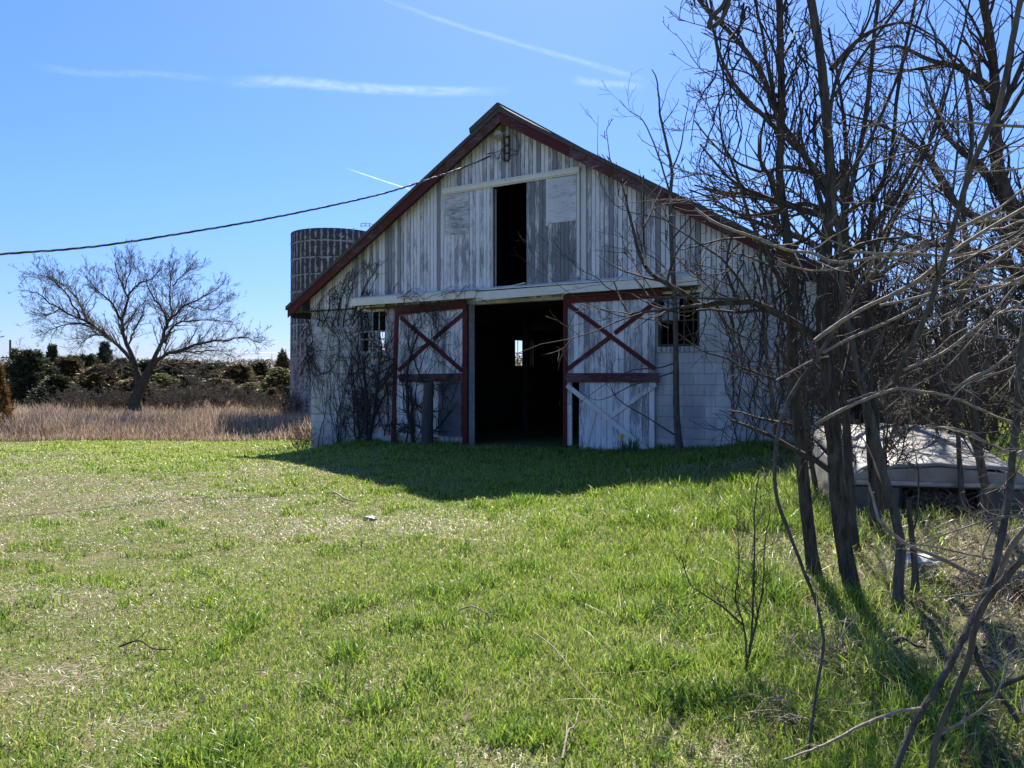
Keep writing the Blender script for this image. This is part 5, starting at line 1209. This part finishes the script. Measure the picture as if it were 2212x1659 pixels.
ze = zt_n - zb - .16; zef = zt_f - zb - .16
for sgn, nm in ((-1, 'side_panel'), (1, 'side_panel')):
    V = [(sgn * hw, .03, ze), (sgn * hw, LC, zef), (sgn * hb, LC, -.1), (sgn * hb, .0, -.1), (sgn * (hw - .03), .03, ze), (sgn * (hw - .03), LC, zef), (sgn * (hb - .03), LC, -.1), (sgn * (hb - .03), .0, -.1)]
    MB().add(V, [(0, 1, 2, 3), (7, 6, 5, 4), (0, 4, 5, 1), (1, 5, 6, 2), (2, 6, 7, 3), (3, 7, 4, 0)]).build(nm, M['cap_paint'], cap)
# rear frame with its opening
ztn = zt_n - zb; y = -.02
mb = MB(); mb.prism([(-hw, ze - .02), (hw, ze - .02), (hw, ze + .03), (hw * .86, ze + .12), (0, ztn + .01), (-hw * .86, ze + .12), (-hw, ze + .03)], y, y + .05)
mb.build('rear_header', M['cap_paint'], cap)
MB().box(-hw * .93, hw * .93, y - .025, y - .004, ze - .005, ze + .03).build('drip_rail', M['steel'], cap)
MB().box(-hw * .9, hw * .9, y - .012, y + .02, ze - .03, ze - .022).build('seal', M['rubber'], cap)
ox0, ox1 = -.36 * hw * 1.05, .42 * hw
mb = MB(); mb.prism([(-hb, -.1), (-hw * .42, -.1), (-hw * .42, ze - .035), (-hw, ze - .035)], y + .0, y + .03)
mb.build('rear_panel', M['cap_shade'], cap)
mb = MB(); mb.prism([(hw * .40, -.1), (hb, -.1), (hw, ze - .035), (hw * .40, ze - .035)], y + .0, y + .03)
mb.build('rear_panel', M['cap_shade'], cap)
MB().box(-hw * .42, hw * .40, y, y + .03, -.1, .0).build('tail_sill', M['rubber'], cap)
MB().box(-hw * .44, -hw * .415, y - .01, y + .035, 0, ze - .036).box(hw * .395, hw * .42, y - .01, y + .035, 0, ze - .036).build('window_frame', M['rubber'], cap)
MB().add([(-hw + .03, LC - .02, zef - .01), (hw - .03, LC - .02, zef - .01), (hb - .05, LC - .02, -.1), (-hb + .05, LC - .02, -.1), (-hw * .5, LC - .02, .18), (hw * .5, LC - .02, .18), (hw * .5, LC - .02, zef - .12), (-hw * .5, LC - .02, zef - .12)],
         [(0, 1, 6, 7), (1, 2, 5, 6), (2, 3, 4, 5), (3, 0, 7, 4)]).build('front_panel', M['cap_shade'], cap)
# ================================================================== SMALL THINGS
def boulder(name, label, cat, X, Y, sx, sy, sz, mat, dz=.0, rot=0):
    import bmesh
    bm = bmesh.new(); bmesh.ops.create_icosphere(bm, subdivisions=3, radius=1)
    for v in bm.verts:
        q = mnoise.noise(v.co * 1.7 + Vector((X, Y, 3))) ; v.co *= 1 + .28 * q; v.co.x *= sx; v.co.y *= sy; v.co.z = max(-.5, min(.7, v.co.z)) * sz
    me = bpy.data.meshes.new(name); bm.to_mesh(me); bm.free(); me.materials.append(mat)
    o = bpy.data.objects.new(name, me); COL.objects.link(o); o.location = (X, Y, H1(X, Y) + dz); o.rotation_euler = (0, 0, rot); tag(o, label, cat); return o
def gp(px, py, zz=0.0):
    """ground point under a reading, by stepping along the sight line"""
    for Y in np.arange(2.5, 60, .02):
        p = at(px, py, Y)
        if p[2] <= H1(p[0], Y) + zz: return p
    return at(px, py, 60)
p = gp(1975, 1228); boulder('stone_slab', 'pale flat stone slab in the grass beside the stub trunk', 'stone', p[0] + .03, p[1], .17, .11, .05, M['stone'], .06, .2)
p = gp(800, 1124); boulder('stone', 'small bluish stone in the lawn below the barn shadow', 'stone', p[0], p[1], .075, .05, .035, M['steel'], .015)
GST = 'fallen sticks lying on the lawn'
for lb, x0, y0, x1, y1, rr_, mt in (('fallen stick on the lawn left of the shadow tip', 705, 1070, 765, 1092, .016, 'twig_tan'), ('thin curved stick in the left foreground beside the bare patch', 258, 1408, 372, 1422, .006, 'twig'),
      ('pale stick leaning up at the bottom centre', 1215, 1655, 1250, 1560, .006, 'twig_tan'), ('pale crooked stick in the grass near the centre', 985, 1330, 1090, 1345, .006, 'twig_tan'), ('thin long dry stem lying across the grass right of centre', 1150, 1375, 1330, 1580, .004, 'twig_tan'), ('dark stick lying under the right saplings', 1930, 1402, 2000, 1418, .012, 'bark_mid'), ('pale stick lying in the brown litter under the saplings', 1795, 1440, 1850, 1500, .010, 'twig_tan')):
    a = gp(x0, y0); b_ = gp(x1, y1); T = Tubes(); P = smooth_path([a + [0, 0, .03], a * .66 + b_ * .34 + [0, .02, .07], a * .33 + b_ * .67 + [0, -.02, .05], b_ + [0, 0, .05]], 4); T.add(P, taper(P, rr_, rr_ * .5), 6)
    sprout(T, P, taper(P, rr_, rr_ * .5), 3, .18, 0, .2, (20, 50), .1, .2, .6)
    tag(T.build('fallen_stick', M[mt]), lb, 'stick', GST)
# daffodil by the right door
X, Y, z = ground_at(1362, 14.3); X, Y = at(1362, 980, 14.45)[:2]; z = H1(X, Y)
df = empty('daffodil', (X, Y, z)); tag(df, 'clump of daffodil leaves with one yellow flower below the right door', 'flower')
n = 46; V = []; F = []
for i in range(n):
    a = RNG.uniform(0, 6.28); b_ = RNG.uniform(0, .16); h = RNG.uniform(.22, .40); le = RNG.uniform(.03, .14); x, y = b_ * math.cos(a), b_ * math.sin(a); k = len(V)
    V += [(x - .008, y, -.02), (x + .008, y, -.02), (x + le * math.cos(a) * .4 + .007, y + le * math.sin(a) * .4, h * .6), (x + le * math.cos(a) * .4 - .007, y + le * math.sin(a) * .4, h * .6), (x + le * math.cos(a), y + le * math.sin(a), h)]
    F += [(k, k + 1, k + 2), (k, k + 2, k + 3), (k + 3, k + 2, k + 4)]
raw_mesh('leaves', np.array(V), np.array(F), M['rush'], df, rnd=RNG.random(len(F)))
MB().cyl((-.14, -.05, 0), (-.17, -.06, .36), .005, .004, 5).build('stem', M['rush'], df)
mb = MB(); c0 = Vector((-.17, -.075, .37))
for k in range(6):
    a = k * math.pi / 3; u = Vector((math.cos(a), -.25, math.sin(a))); w_ = Vector((-math.sin(a), 0, math.cos(a))) * .018
    mb.add([c0, c0 + u * .03 + w_, c0 + u * .06, c0 + u * .03 - w_], [(0, 1, 2, 3)], .5)
mb.cyl(c0, c0 + Vector((0, -.045, -.005)), .014, .02, 8, .2).build('petals', M['petal'], df)
# little red-stemmed bush at the left corner, brush heap beside the shell
T = Tubes(); C = Tubes(); b = np.array(ground_at(655, 19.3))
for q in range(6): bare(T, C, b + np.array([RNG.normal(0, .08), RNG.normal(0, .05), -.02]), .75 * random.uniform(.6, 1.2), .45, 5, .010, .7, 2, RNG.normal(0, .3), .0032, .1)
tree('leafless_shrub', 'small reddish leafless shrub at the left corner of the barn', 'shrub', None, b, T, C, M['rust'], M['twig_far'])
GH = 'heaps of dead brush among the right saplings'
for lb, px, py, rad_, n in (('heap of dead brush against the right end of the white shell', 2040, 1105, .40, 330), ('reddish litter heap at the right edge below the shell', 2190, 1290, .42, 420), ('low tangle of grey stems at the bottom right', 1700, 1570, .20, 110), ('tangle of grey stems beneath the dark trunks', 1800, 1440, .25, 130)):
    p = gp(px, py); T = Tubes()
    for k in range(n):
        a = RNG.uniform(0, 6.28); q = p + np.array([RNG.normal(0, rad_ * .55), RNG.normal(0, rad_ * .35), RNG.uniform(0, rad_ * (.5 if py < 1200 else .15))]); d = np.array([math.cos(a), math.sin(a), RNG.normal(0, .35)]); L = RNG.uniform(.06, .26)
        T.add(smooth_path([q, q + d * L * .5 + [0, 0, .05], q + d * L + RNG.normal(0, .05, 3)], 2), [.0028, .0028, .0025, .0025, .0018], 3)
    tag(T.build('brush_heap', M['twig_tan'] if px < 2100 else M['leaf_brown']), lb, 'brush heap', GH)
GL = 'dead brown leaves on the lawn'
lp = [(845, 1412, 'curled brown leaf right of the bare patch'), (545 / 1.58, 1207 + 978 / 1.58 * .0 + 385, 'brown leaf in the tuft at the left foreground'), (745, 1576, 'brown leaf pair near the bottom left of centre'), (1330, 1580, 'brown leaf on the near grass right of centre')]
for x, y, lb in lp[:3]:
    p = gp(x, y); V = [(-.03, 0, .01), (0, -.022, .02), (.035, 0, .012), (.0, .022, .03), (0, 0, .005)]
    o = raw_mesh('dead_leaf', np.array(V), np.array([(0, 1, 4), (1, 2, 4), (2, 3, 4), (3, 0, 4)]), M['leaf_brown'], rnd=np.array([.3, .8, .5, .9])); o.location = (p[0], p[1], p[2] + .03); o.scale = (.7, .7, .7); tag(o, lb, 'leaf', GL)
